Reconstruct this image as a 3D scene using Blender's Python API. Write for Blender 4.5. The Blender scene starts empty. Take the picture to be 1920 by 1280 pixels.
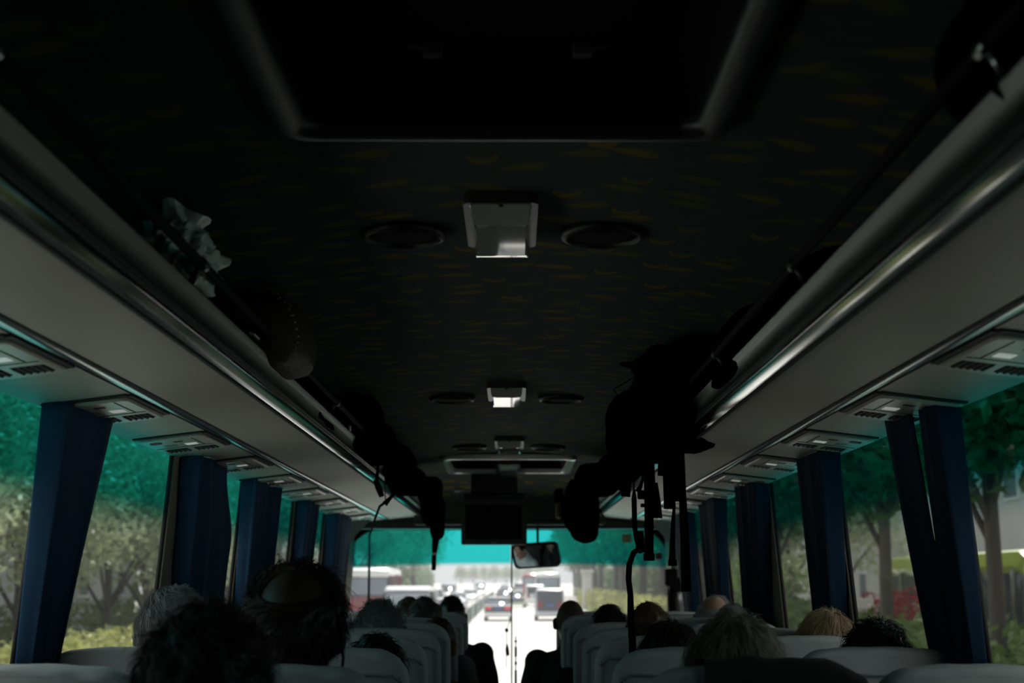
import bpy, bmesh, math, random
import numpy as np
from mathutils import Vector, Matrix, noise

# ------------------------------------------------------------------ camera, sky, sun, exposure
C = bpy.context.scene.collection
SC = bpy.context.scene
PI = math.pi
CZ = 1.30                      # camera height above the bus floor
CAMX = 0.03
FPX = 2667.0                   # 50 mm on a 36 mm sensor, frame 1920 wide
PITCH = math.atan(455 / FPX)
cam = bpy.data.cameras.new('camera')
cam.lens = 50; cam.sensor_width = 36; cam.clip_start = 0.05; cam.clip_end = 2000
cam.dof.use_dof = True; cam.dof.focus_distance = 4.2; cam.dof.aperture_fstop = 4.0
cam_o = bpy.data.objects.new('camera', cam); C.objects.link(cam_o)
cam_o.location = (CAMX, 0, CZ)
cam_o.rotation_euler = (PI / 2 + PITCH, 0, math.atan(3 / FPX))
SC.camera = cam_o
SC.view_settings.view_transform = 'Standard'
SC.view_settings.look = 'None'
SC.view_settings.gamma = 1
SC.view_settings.use_curve_mapping = False
SC.view_settings.exposure = 0.55
SC.cycles.use_denoising = True
SC.cycles.max_bounces = 10
SC.cycles.diffuse_bounces = 5
SC.cycles.glossy_bounces = 4
SC.cycles.transparent_max_bounces = 24
SC.cycles.sample_clamp_indirect = 4.0
SC.cycles.caustics_reflective = False
SC.cycles.caustics_refractive = False

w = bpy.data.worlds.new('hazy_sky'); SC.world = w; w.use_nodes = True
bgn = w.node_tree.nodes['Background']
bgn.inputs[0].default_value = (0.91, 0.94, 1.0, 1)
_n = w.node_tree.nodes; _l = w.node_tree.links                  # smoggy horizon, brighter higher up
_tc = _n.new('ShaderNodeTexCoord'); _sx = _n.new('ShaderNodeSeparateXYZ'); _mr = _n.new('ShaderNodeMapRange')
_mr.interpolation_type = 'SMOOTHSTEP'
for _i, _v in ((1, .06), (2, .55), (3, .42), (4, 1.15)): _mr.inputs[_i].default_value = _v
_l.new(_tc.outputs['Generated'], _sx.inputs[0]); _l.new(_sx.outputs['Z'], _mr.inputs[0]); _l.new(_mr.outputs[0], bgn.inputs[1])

sun = bpy.data.lights.new('sun', 'SUN'); sun.energy = 5.0; sun.angle = math.radians(2.0); sun.color = (1, .95, .86)
sun_o = bpy.data.objects.new('sun', sun); C.objects.link(sun_o)
sun_o.rotation_euler = Vector((-0.07, -0.56, -0.82)).to_track_quat('-Z', 'Y').to_euler()

# ------------------------------------------------------------------ helpers
def ray(px, py):
    d = Vector(((px - 960) / FPX, 1.0, (640 - py) / FPX))
    d = Matrix.Rotation(PITCH, 3, 'X') @ d
    return Matrix.Rotation(math.atan(3 / FPX), 3, 'Z') @ d
def at(px, py, Y):
    """the point at distance Y ahead that the photograph shows at that pixel"""
    r = ray(px, py); t = Y / r.y
    return Vector((CAMX + r.x * t, Y, CZ + r.z * t))

def link(o, parent=None):
    C.objects.link(o)
    if parent is not None: o.parent = parent
    return o
def tag(o, label=None, cat=None, group=None, kind=None):
    if label: o['label'] = label
    if cat: o['category'] = cat
    if group: o['group'] = group
    if kind: o['kind'] = kind
    return o
def thing(name, label, cat, loc=(0, 0, 0), group=None):
    o = link(bpy.data.objects.new(name, None)); o.location = loc
    o.empty_display_size = .05
    return tag(o, label, cat, group)
def put(name, bm, mat, parent=None, smooth=False, world=True, label=None, angle=None):
    """link a bmesh as one mesh object; world coordinates are made local to the parent"""
    if parent is not None and world:
        bmesh.ops.translate(bm, verts=bm.verts[:], vec=-Vector(parent.location))
    me = bpy.data.meshes.new(name); bm.normal_update(); bm.to_mesh(me); bm.free()
    if mat is not None:
        for m in (mat if isinstance(mat, (list, tuple)) else [mat]): me.materials.append(m)
    if smooth:
        me.polygons.foreach_set('use_smooth', [True] * len(me.polygons))
        if angle: me.set_sharp_from_angle(angle=math.radians(angle))
    o = link(bpy.data.objects.new(name, me), parent)
    if label: o['label'] = label
    return o
def struct(name, bm, mat, smooth=False, angle=None):
    return tag(put(name, bm, mat, None, smooth, angle=angle), kind='structure')
def copy_tree(o, loc=None, parent=None):
    c = o.copy(); C.objects.link(c)
    if parent is not None: c.parent = parent
    if loc is not None: c.location = loc
    for ch in list(o.children): copy_tree(ch, None, c)
    return c
def NB(): return bmesh.new()

def box(bm, x0, x1, y0, y1, z0, z1, bev=0, seg=2, mi=0, rot=None, ctr=None):
    r = bmesh.ops.create_cube(bm, size=1)
    vs = r['verts']
    for v in vs:
        v.co = Vector(((x0 + x1) / 2 + v.co.x * (x1 - x0), (y0 + y1) / 2 + v.co.y * (y1 - y0), (z0 + z1) / 2 + v.co.z * (z1 - z0)))
    fs = {f for v in vs for f in v.link_faces}
    for f in fs: f.material_index = mi
    if bev:
        es = list({e for v in vs for e in v.link_edges})
        g = bmesh.ops.bevel(bm, geom=es, offset=bev, segments=seg, affect='EDGES', profile=.5)
        vs = list({v for f in g['faces'] for v in f.verts} | {v for v in vs if v.is_valid})
        for f in g['faces']: f.material_index = mi
    if rot is not None:
        c = Vector(ctr) if ctr is not None else Vector(((x0 + x1) / 2, (y0 + y1) / 2, (z0 + z1) / 2))
        bmesh.ops.rotate(bm, verts=vs, cent=c, matrix=rot)
    return vs
def tube(bm, pts, r, seg=8, mi=0, flat=None, up=Vector((0, 0, 1))):
    """tube along points; r a number or a list; flat=(a,b) gives an elliptical section"""
    pts = [Vector(p) for p in pts]; n = len(pts)
    rs = r if isinstance(r, (list, tuple)) else [r] * n
    rings = []
    side = None
    for i, p in enumerate(pts):
        t = (pts[min(i + 1, n - 1)] - pts[max(i - 1, 0)])
        if t.length < 1e-9: t = Vector((0, 0, 1))
        t.normalize()
        if side is None:
            side = t.cross(up)
            if side.length < .05: side = t.cross(Vector((1, 0, 0)))
        else:
            side = side - t * side.dot(t)
        side.normalize(); u2 = side.cross(t)
        fa, fb = flat if flat else (1, 1)
        rings.append([bm.verts.new(p + side * math.cos(2 * PI * k / seg) * rs[i] * fa + u2 * math.sin(2 * PI * k / seg) * rs[i] * fb) for k in range(seg)])
    for a, b in zip(rings, rings[1:]):
        for k in range(seg):
            f = bm.faces.new((a[k], a[(k + 1) % seg], b[(k + 1) % seg], b[k])); f.material_index = mi
    if seg > 2:
        f = bm.faces.new(rings[0][::-1]); f.material_index = mi
        f = bm.faces.new(rings[-1]); f.material_index = mi
def ribbon(bm, pts, wd, th=.003, wdir=Vector((1, 0, 0)), mi=0):
    """flat webbing strap of width wd (number or list) along pts"""
    pts = [Vector(p) for p in pts]; n = len(pts)
    ws = wd if isinstance(wd, (list, tuple)) else [wd] * n
    rings = []
    for i, p in enumerate(pts):
        t = (pts[min(i + 1, n - 1)] - pts[max(i - 1, 0)]).normalized()
        s = (wdir - t * wdir.dot(t)).normalized() * ws[i] / 2
        nn = t.cross(s).normalized() * th / 2
        rings.append([bm.verts.new(p + s + nn), bm.verts.new(p - s + nn), bm.verts.new(p - s - nn), bm.verts.new(p + s - nn)])
    for a, b in zip(rings, rings[1:]):
        for k in range(4):
            bm.faces.new((a[k], a[(k + 1) % 4], b[(k + 1) % 4], b[k])).material_index = mi
    bm.faces.new(rings[0][::-1]); bm.faces.new(rings[-1])
def ellipsoid(bm, c, r, rot=None, u=20, v=14, mi=0):
    g = bmesh.ops.create_uvsphere(bm, u_segments=u, v_segments=v, radius=1)
    for q in g['verts']:
        p = Vector((q.co.x * r[0], q.co.y * r[1], q.co.z * r[2]))
        if rot is not None: p = rot @ p
        q.co = p + Vector(c)
    for f in {f for q in g['verts'] for f in q.link_faces}: f.material_index = mi
    return g['verts']
def extrude_y(bm, prof, y0, y1, closed=True, ny=1, mi=0):
    """profile of (x, z) points extruded along Y"""
    rows = []
    for j in range(ny + 1):
        y = y0 + (y1 - y0) * j / ny
        rows.append([bm.verts.new((x, y, z)) for x, z in prof])
    n = len(prof); m = n if closed else n - 1
    for a, b in zip(rows, rows[1:]):
        for k in range(m):
            bm.faces.new((a[k], b[k], b[(k + 1) % n], a[(k + 1) % n])).material_index = mi
    if closed:
        bm.faces.new(rows[0]).material_index = mi; bm.faces.new(rows[-1][::-1]).material_index = mi
def prism(bm, poly, z0, z1, mi=0, axis='Z'):
    """polygon of 2D points extruded; axis X: points are (y,z); axis Y: (x,z)"""
    def P(a, b, c):
        return (a, b, c) if axis == 'Z' else ((c, a, b) if axis == 'X' else (a, c, b))
    lo = [bm.verts.new(P(a, b, z0)) for a, b in poly]; hi = [bm.verts.new(P(a, b, z1)) for a, b in poly]
    n = len(poly)
    for k in range(n): bm.faces.new((lo[k], lo[(k + 1) % n], hi[(k + 1) % n], hi[k])).material_index = mi
    bm.faces.new(lo[::-1]).material_index = mi; bm.faces.new(hi).material_index = mi
def lathe(bm, prof, c=(0, 0, 0), seg=32, mi=0, M=None):
    rings = []
    for r, z in prof:
        ring = []
        for k in range(seg):
            p = Vector((r * math.cos(2 * PI * k / seg), r * math.sin(2 * PI * k / seg), z))
            if M is not None: p = M @ p
            ring.append(bm.verts.new(p + Vector(c)))
        rings.append(ring)
    for a, b in zip(rings, rings[1:]):
        for k in range(seg): bm.faces.new((a[k], a[(k + 1) % seg], b[(k + 1) % seg], b[k])).material_index = mi
    bm.faces.new(rings[0][::-1]).material_index = mi; bm.faces.new(rings[-1]).material_index = mi
def grid(bm, nu, nv, fn, mi=0):
    vs = [[bm.verts.new(fn(i / nu, j / nv)) for j in range(nv + 1)] for i in range(nu + 1)]
    for i in range(nu):
        for j in range(nv):
            bm.faces.new((vs[i][j], vs[i + 1][j], vs[i + 1][j + 1], vs[i][j + 1])).material_index = mi
    return vs
def recalc(bm): bmesh.ops.recalc_face_normals(bm, faces=bm.faces[:]); return bm
def rrect(x0, x1, z0, z1, r, n=8):
    out = []
    for cx, cz, a0 in ((x1 - r, z1 - r, 0), (x0 + r, z1 - r, 90), (x0 + r, z0 + r, 180), (x1 - r, z0 + r, 270)):
        for k in range(n + 1):
            a = math.radians(a0 + 90 * k / n); out.append((cx + r * math.cos(a), cz + r * math.sin(a)))
    return out
def ring_plate(bm, outer, inner, d0, d1, axis='Y', mi=0):
    """plate between two loops of equal length"""
    def P(a, b, c): return (a, c, b) if axis == 'Y' else ((a, b, c) if axis == 'Z' else (c, a, b))
    L = [[bm.verts.new(P(a, b, d)) for a, b in loop] for loop, d in ((outer, d0), (inner, d0), (inner, d1), (outer, d1))]
    n = len(outer)
    for q in range(4):
        A, B = L[q], L[(q + 1) % 4]
        for k in range(n): bm.faces.new((A[k], A[(k + 1) % n], B[(k + 1) % n], B[k])).material_index = mi

# ------------------------------------------------------------------ materials
MATS = {}
def principled(name):
    m = bpy.data.materials.new(name); m.use_nodes = True
    return m, m.node_tree, m.node_tree.nodes['Principled BSDF']
def mat(name, col, rough=.6, metal=0, spec=.5, var=0, vscale=8, bump=0, bscale=60, sheen=0, stretch=None, coat=0):
    if name in MATS: return MATS[name]
    m, nt, b = principled(name)
    b.inputs['Base Color'].default_value = (*col, 1); b.inputs['Roughness'].default_value = rough
    b.inputs['Metallic'].default_value = metal; b.inputs['Specular IOR Level'].default_value = spec
    b.inputs['Sheen Weight'].default_value = sheen
    b.inputs['Coat Weight'].default_value = coat
    N = nt.nodes; L = nt.links
    if var or bump:
        tc = N.new('ShaderNodeTexCoord'); mp = N.new('ShaderNodeMapping')
        L.new(tc.outputs['Object'], mp.inputs[0])
        if stretch: mp.inputs['Scale'].default_value = stretch
        if var:
            nz = N.new('ShaderNodeTexNoise'); nz.inputs['Scale'].default_value = vscale; nz.inputs['Detail'].default_value = 4
            L.new(mp.outputs[0], nz.inputs['Vector'])
            mx = N.new('ShaderNodeMix'); mx.data_type = 'RGBA'
            mx.inputs[6].default_value = (*[c * (1 - var) for c in col], 1); mx.inputs[7].default_value = (*[min(1, c * (1 + var)) for c in col], 1)
            L.new(nz.outputs['Fac'], mx.inputs[0]); L.new(mx.outputs[2], b.inputs['Base Color'])
        if bump:
            nb = N.new('ShaderNodeTexNoise'); nb.inputs['Scale'].default_value = bscale; nb.inputs['Detail'].default_value = 3
            L.new(mp.outputs[0], nb.inputs['Vector'])
            bp = N.new('ShaderNodeBump'); bp.inputs['Strength'].default_value = bump; bp.inputs['Distance'].default_value = .01
            L.new(nb.outputs['Fac'], bp.inputs['Height']); L.new(bp.outputs[0], b.inputs['Normal'])
    MATS[name] = m
    return m
def glow(name, col, strength, base=(.8, .8, .8)):
    m, nt, b = principled(name)
    b.inputs['Base Color'].default_value = (*base, 1); b.inputs['Emission Color'].default_value = (*col, 1); b.inputs['Emission Strength'].default_value = strength
    MATS[name] = m
    return m
def glass(name, clear, tint=None, z0=0, z1=1, gloss=.045, zcurve=0):
    """thin window glass; a sun-shade film tints it above the height z1 (fading in from z0)"""
    m = bpy.data.materials.new(name); m.use_nodes = True; nt = m.node_tree; N = nt.nodes; L = nt.links
    N.clear(); out = N.new('ShaderNodeOutputMaterial')
    tr = N.new('ShaderNodeBsdfTransparent'); gl = N.new('ShaderNodeBsdfGlossy'); gl.inputs['Roughness'].default_value = .02
    mx = N.new('ShaderNodeMixShader'); mx.inputs[0].default_value = gloss
    if tint:
        ge = N.new('ShaderNodeNewGeometry'); sx = N.new('ShaderNodeSeparateXYZ'); L.new(ge.outputs['Position'], sx.inputs[0])
        src = sx.outputs['Z']
        if zcurve:
            a = N.new('ShaderNodeMath'); a.operation = 'MULTIPLY'; L.new(sx.outputs['X'], a.inputs[0]); L.new(sx.outputs['X'], a.inputs[1])
            c = N.new('ShaderNodeMath'); c.operation = 'MULTIPLY_ADD'; L.new(a.outputs[0], c.inputs[0]); c.inputs[1].default_value = zcurve; L.new(sx.outputs['Z'], c.inputs[2])
            src = c.outputs[0]
        mr = N.new('ShaderNodeMapRange'); mr.interpolation_type = 'SMOOTHSTEP'
        mr.inputs[1].default_value = z0; mr.inputs[2].default_value = z1; L.new(src, mr.inputs[0])
        mc = N.new('ShaderNodeMix'); mc.data_type = 'RGBA'; mc.inputs[6].default_value = (*clear, 1); mc.inputs[7].default_value = (*tint, 1)
        L.new(mr.outputs[0], mc.inputs[0]); L.new(mc.outputs[2], tr.inputs['Color'])
    else: tr.inputs['Color'].default_value = (*clear, 1)
    L.new(tr.outputs[0], mx.inputs[1]); L.new(gl.outputs[0], mx.inputs[2]); L.new(mx.outputs[0], out.inputs['Surface'])
    MATS[name] = m
    return m

def ceiling_cloth():
    m, nt, b = principled('patterned ceiling cloth'); N = nt.nodes; L = nt.links
    b.inputs['Roughness'].default_value = .95; b.inputs['Specular IOR Level'].default_value = .1
    tc = N.new('ShaderNodeTexCoord')
    def math_(op, a, c=None, d=None):
        n = N.new('ShaderNodeMath'); n.operation = op
        for i, v in enumerate((a, c, d)):
            if v is None: continue
            if isinstance(v, (int, float)): n.inputs[i].default_value = v
            else: L.new(v, n.inputs[i])
        return n.outputs[0]
    def motifs(scale, off):
        mp = N.new('ShaderNodeMapping'); mp.inputs['Scale'].default_value = (scale, scale * 1.15, 0); mp.inputs['Location'].default_value = off
        L.new(tc.outputs['Object'], mp.inputs[0])
        vo = N.new('ShaderNodeTexVoronoi'); vo.voronoi_dimensions = '2D'; vo.inputs['Scale'].default_value = 1; vo.inputs['Randomness'].default_value = .75
        L.new(mp.outputs[0], vo.inputs['Vector'])
        df = N.new('ShaderNodeVectorMath'); df.operation = 'SUBTRACT'; L.new(mp.outputs[0], df.inputs[0]); L.new(vo.outputs['Position'], df.inputs[1])
        sc = N.new('ShaderNodeSeparateColor'); L.new(vo.outputs['Color'], sc.inputs[0])
        s = N.new('ShaderNodeSeparateXYZ'); L.new(df.outputs[0], s.inputs[0])
        return s.outputs['X'], s.outputs['Y'], sc.outputs['Red'], sc.outputs['Green'], sc.outputs['Blue']
    # slanted brush-stroke leaves
    x, y, r, g, bl = motifs(7.2, (.3, .1, 0))
    sl = math_('MULTIPLY', math_('SUBTRACT', r, .5), 1.1)
    y2 = math_('MULTIPLY_ADD', x, sl, y)
    ex = math_('DIVIDE', x, .38)
    hw = math_('MULTIPLY_ADD', ex, .12, .19)                    # one end blunt, the other pointed
    ey = math_('DIVIDE', y2, hw)
    q = math_('ADD', math_('MULTIPLY', ex, ex), math_('MULTIPLY', ey, ey))
    leaf = math_('LESS_THAN', q, 1.0)
    fade = math_('SMOOTH_MAX', math_('SUBTRACT', 1.0, math_('MULTIPLY', q, .9)), 0.0, .1)
    leaf = math_('MULTIPLY', leaf, math_('MULTIPLY_ADD', fade, .5, .4))
    keep = math_('LESS_THAN', g, .72)
    leaf = math_('MULTIPLY', leaf, keep)
    # crescents in the remaining cells
    d1 = math_('SQRT', math_('ADD', math_('MULTIPLY', x, x), math_('MULTIPLY', math_('MULTIPLY', y, .55), math_('MULTIPLY', y, .55))))
    yy = math_('ADD', y, .30)
    d2 = math_('SQRT', math_('ADD', math_('MULTIPLY', x, x), math_('MULTIPLY', math_('MULTIPLY', yy, .55), math_('MULTIPLY', yy, .55))))
    cr = math_('MULTIPLY', math_('LESS_THAN', d1, .22), math_('GREATER_THAN', d2, .215))
    cr = math_('MULTIPLY', cr, math_('GREATER_THAN', g, .78))
    # fine streaks of the weave
    mp2 = N.new('ShaderNodeMapping'); mp2.inputs['Scale'].default_value = (14, 70, 1); L.new(tc.outputs['Object'], mp2.inputs[0])
    nz = N.new('ShaderNodeTexNoise'); nz.inputs['Scale'].default_value = 1; nz.inputs['Detail'].default_value = 5; L.new(mp2.outputs[0], nz.inputs['Vector'])
    base = N.new('ShaderNodeMix'); base.data_type = 'RGBA'; base.inputs[6].default_value = (.022, .040, .042, 1); base.inputs[7].default_value = (.072, .094, .084, 1)
    L.new(nz.outputs['Fac'], base.inputs[0])
    oc = N.new('ShaderNodeMix'); oc.data_type = 'RGBA'; oc.inputs[6].default_value = (.19, .135, .018, 1); oc.inputs[7].default_value = (.09, .115, .035, 1); L.new(bl, oc.inputs[0])
    m1 = N.new('ShaderNodeMix'); m1.data_type = 'RGBA'; L.new(math_('MAXIMUM', leaf, math_('MULTIPLY', cr, .8)), m1.inputs[0]); L.new(base.outputs[2], m1.inputs[6]); L.new(oc.outputs[2], m1.inputs[7])
    L.new(m1.outputs[2], b.inputs['Base Color'])
    MATS['ceiling'] = m
    return m

M_CEIL = ceiling_cloth()
M_PANEL = mat('rack panel', (.38, .335, .285), .55, var=.08, vscale=6, stretch=(1, 1, 1), bump=.06, bscale=220)
M_PSU = mat('service unit plastic', (.47, .415, .355), .38, bump=.03, bscale=300)
M_CHROME = mat('polished aluminium', (.56, .57, .57), .11, metal=1, bump=.02, bscale=3, stretch=(1, .3, 1))
M_SATIN = mat('satin anodised aluminium', (.20, .215, .21), .36, metal=1, bump=.05, bscale=200, stretch=(1, .02, 1))
M_STRIP = mat('brushed trim', (.30, .33, .33), .25, metal=1)
M_BLACK = mat('black plastic', (.012, .013, .013), .45)
M_RUBBER = mat('black rubber', (.012, .012, .012), .8)
M_DARKGREY = mat('dark grey plastic', (.045, .047, .043), .5)
M_BAGBLACK = mat('black nylon', (.004, .004, .005), 1.0, spec=0, bump=.3, bscale=90)
M_BAGNAVY = mat('dark navy nylon', (.004, .006, .010), 1.0, spec=0, bump=.3, bscale=90)
M_STRAP = mat('black webbing', (.004, .004, .004), 1.0, spec=.03, bump=.3, bscale=250)
M_LENS = mat('lamp lens', (.40, .42, .40), .04, spec=1.0, coat=1.0)
M_LFRAME = mat('lamp frame plastic', (.035, .038, .035), .4)
M_HATCH = mat('pale hatch frame', (.75, .77, .77), .18, coat=.6)  # white colour holds the windscreen light reflected in the front frame
M_HATCHD = mat('dark hatch frame', (.010, .011, .011), .42, spec=.5)
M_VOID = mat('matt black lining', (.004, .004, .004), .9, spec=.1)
M_PILLAR = mat('pillar cloth', (.20, .18, .15), .9, bump=.15, bscale=200)
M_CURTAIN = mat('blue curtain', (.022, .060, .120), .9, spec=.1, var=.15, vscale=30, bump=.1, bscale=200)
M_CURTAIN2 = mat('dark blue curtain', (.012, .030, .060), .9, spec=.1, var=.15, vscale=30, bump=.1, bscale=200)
M_SEAT = mat('grey seat cloth', (.09, .095, .09), .9, bump=.1, bscale=150)
M_COVER = mat('pale cotton seat cover', (.44, .47, .455), .9, var=.08, vscale=14, bump=.35, bscale=22)
M_PIPE = mat('cover seam', (.25, .29, .28), .9)
M_FLOOR = mat('bus floor', (.05, .05, .05), .7)
M_WALL = mat('lower wall', (.12, .115, .105), .8)
M_ROAD = mat('pale asphalt', (.50, .485, .46), .75, var=.1, vscale=.6)
M_PAVE = mat('pavement', (.42, .40, .36), .85, var=.12, vscale=.8)
M_MIRROR = mat('mirror glass', (.85, .87, .88), .03, metal=1)
M_SCREEN = mat('dark screen', (.008, .009, .009), .12)
M_SIDEGLASS = glass('side window glass', (.80, .84, .79), (.014, .33, .335), CZ + .12, CZ + .27)
M_WIND = glass('windscreen glass', (.90, .92, .92), (.03, .62, .60), CZ + .125, CZ + .165, zcurve=.02)

# ------------------------------------------------------------------ bus shell
def wx(z):                                   # inner half width of the body at height z (leans in towards the roof)
    return 1.135 - .08 * (z - CZ)
SILL = CZ - .21
WTOP = CZ + .425
def roof_c(Y):
    if Y < 5.5: return .80
    if Y < 9.3: return .80 - .05 * (Y - 5.5) / 3.8
    return .75 - .17 * ((Y - 9.3) / .6) ** 1.6 if Y < 9.9 else .58
def roof(X, Y):
    a = abs(X)
    z = roof_c(Y) - .05 * (a / .7) ** 2
    if a > .8: z -= .9 * (a - .8) ** 2 * 2.2
    return CZ + z
def on_roof(px, py, drop=0.0):
    r = ray(px, py); lo, hi = .5, 30.0
    for _ in range(60):
        t = (lo + hi) / 2; p = Vector((CAMX, 0, CZ)) + r * t
        if p.z < roof(p.x, p.y) - drop: lo = t
        else: hi = t
    return Vector((CAMX, 0, CZ)) + r * lo

HATCHES = ((-.335, .355, 1.40, 2.36), (-.36, .36, 8.40, 9.28))
def build_ceiling():
    xs = sorted(set([-1.12 + 2.24 * i / 32 for i in range(33)] + [h[k] for h in HATCHES for k in (0, 1)]))
    ys = sorted(set([-1.6 + .2 * i for i in range(58) if -1.6 + .2 * i < 9.9] + [9.9] + [h[k] for h in HATCHES for k in (2, 3)]))
    bm = NB()
    V = {(i, j): bm.verts.new((x, y, roof(x, y))) for i, x in enumerate(xs) for j, y in enumerate(ys)}
    for i in range(len(xs) - 1):
        for j in range(len(ys) - 1):
            cx, cy = (xs[i] + xs[i + 1]) / 2, (ys[j] + ys[j + 1]) / 2
            if any(h[0] < cx < h[1] and h[2] < cy < h[3] for h in HATCHES): continue
            bm.faces.new((V[i, j], V[i, j + 1], V[i + 1, j + 1], V[i + 1, j]))
    bmesh.ops.delete(bm, geom=[v for v in bm.verts if not v.link_faces], context='VERTS')
    struct('ceiling', bm, M_CEIL, True)
build_ceiling()
# outer roof skin keeps daylight out
bm = NB()
extrude_y(bm, [(-1.27, CZ + .58), (-1.22, CZ + .80), (-1.0, CZ + .98), (0, CZ + 1.06), (1.0, CZ + .98), (1.22, CZ + .80), (1.27, CZ + .58), (1.2, CZ + .58), (1.15, CZ + .76), (.97, CZ + .93), (0, CZ + 1.01), (-.97, CZ + .93), (-1.15, CZ + .76), (-1.2, CZ + .58)], -1.7, 10.5)
struct('roof', recalc(bm), M_WALL)
bm = NB(); box(bm, -1.27, 1.27, -1.7, 10.6, -.06, 0); struct('floor', bm, M_FLOOR)
bm = NB(); box(bm, -1.3, 1.3, -1.75, -1.65, -.05, CZ + 1.0); struct('wall_back', bm, M_WALL)
PILLARS = [(-1.65, -1.0), (.35, .65), (2.02, 2.28), (3.46, 3.64), (4.75, 5.03), (5.99, 6.26), (7.39, 7.68), (8.60, 8.9), (10.0, 10.35)]
WIN = {-1: [], 1: []}
ntrim = nwin = 0
win_id = 3
for s, side in ((-1, 'left'), (1, 'right')):
    bm = NB()
    pr = [(s * wx(0), 0), (s * wx(SILL), SILL), (s * (wx(SILL) + .02), SILL + .0), (s * (wx(SILL) + .10), SILL), (s * (wx(0) + .10), 0)]
    extrude_y(bm, pr, -1.7, 10.4)
    struct('wall_' + side, recalc(bm), M_WALL)
    for k, (y0, y1) in enumerate(PILLARS):
        bm = NB()
        ys = [y0, y1]
        prof = []
        zs = [SILL, CZ, CZ + .2, CZ + .30, WTOP + .14]
        fl = [0, 0, .0, .0, .012]
        inn, out = [], []
        vin = []
        for z, f in zip(zs, fl):
            X = s * (wx(z) - .002)
            Xo = s * (wx(z) + .016)
            vin.append([bm.verts.new((X, y0 - f, z)), bm.verts.new((X, y1 + f, z)), bm.verts.new((Xo, y1 + f, z)), bm.verts.new((Xo, y0 - f, z))])
        for a, b in zip(vin, vin[1:]):
            for q in range(4): bm.faces.new((a[q], a[(q + 1) % 4], b[(q + 1) % 4], b[q]))
        bm.faces.new(vin[0]); bm.faces.new(vin[-1])
        ntrim += 1
        o = struct('trim_%d' % ntrim, recalc(bm), M_PILLAR if k < 8 else M_BLACK)
        bm = NB()                               # rubber edge of the pane against the pillar
        for yy, sg in ((y0, -1), (y1, 1)):
            tube(bm, [(s * (wx(z) + .010), yy + sg * (f + .003), z) for z, f in zip(zs, fl)], .007, 6)
        put('seal', bm, M_RUBBER, o, True)
    bm = NB(); extrude_y(bm, [(s * (wx(SILL) + .02), SILL - .02), (s * (wx(WTOP + .15) + .02), WTOP + .15), (s * (wx(WTOP + .15) + .05), WTOP + .15), (s * (wx(SILL) + .05), SILL - .02)], -1.7, 1.3)
    struct('wall_rear_' + side, recalc(bm), M_WALL)  # solid panel added out of view to keep side light off the rear
    for (a0, a1), (b0, b1) in zip(PILLARS[1:], PILLARS[2:]):
        bm = NB()
        grid(bm, 1, 8, lambda u, v: (s * (wx(SILL + (WTOP + .1 - SILL) * v) + .014), a1 - .03 + (b0 - a1 + .06) * u, SILL - .01 + (WTOP + .11 - SILL) * v))
        struct('window_%d' % win_id, bm, M_SIDEGLASS, True); win_id += 1

# front wall around the windscreen, split windscreen with its centre seal
bm = NB()
WS = (-1.150, 1.135, CZ - .95, CZ + .392)
inner = rrect(*WS, .21, 10)
cx, cz = (WS[0] + WS[1]) / 2, (WS[2] + WS[3]) / 2
def outer_pt(p):
    dx, dz = p[0] - cx, p[1] - cz
    t = min((1.27) / abs(dx) if abs(dx) > 1e-6 else 9e9, ((2.28 - cz) if dz > 0 else (cz + .05)) / abs(dz) if abs(dz) > 1e-6 else 9e9)
    return (cx + dx * t, cz + dz * t)
ring_plate(bm, [outer_pt(p) for p in inner], inner, 10.30, 10.36)
struct('wall_front', recalc(bm), mat('front wall', (.03, .03, .028), .7))
bm = NB()
tube(bm, [(x, 10.295, z) for x, z in inner] + [(inner[0][0], 10.295, inner[0][1])], .012, 6)
struct('trim_%d' % (ntrim + 1), bm, M_RUBBER, True)
for k, (x0, x1) in enumerate(((WS[0] - .02, .008), (.022, WS[1] + .02))):
    bm = NB(); box(bm, x0, x1, 10.35, 10.356, WS[2] - .02, WS[3] + .02)
    bmesh.ops.delete(bm, geom=[f for f in bm.faces if abs(f.normal.y) < .9 or f.normal.y > 0], context='FACES')
    struct('window_%d' % (k + 1), bm, M_WIND)
bm = NB(); box(bm, .010, .022, 10.34, 10.36, WS[2], WS[3]); struct('trim_%d' % (ntrim + 2), bm, mat('pane seal', (.10, .11, .11), .6))
# black header beam above the windscreen, sloping fascia behind the screen
bm = NB(); box(bm, -1.16, 1.16, 10.14, 10.30, CZ + .385, CZ + .452, .012)
box(bm, -.95, .95, 10.12, 10.2, CZ + .446, CZ + .462, .004)
struct('trim_%d' % (ntrim + 3), bm, M_BLACK)
bm = NB()
box(bm, -.66, .66, 9.92, 10.2, CZ + .41, CZ + .60, .01)
box(bm, -.66, .66, 9.905, 9.93, CZ + .405, CZ + .43, .006)
struct('trim_%d' % (ntrim + 4), bm, mat('fascia cloth', (.05, .055, .047), .85))
bm = NB(); box(bm, -1.1, 1.1, 9.75, 10.3, CZ - 1.3, CZ - .86, .05); struct('dashboard_shelf', bm, M_BLACK)
tag(bpy.data.objects['dashboard_shelf'], kind='structure')

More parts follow.
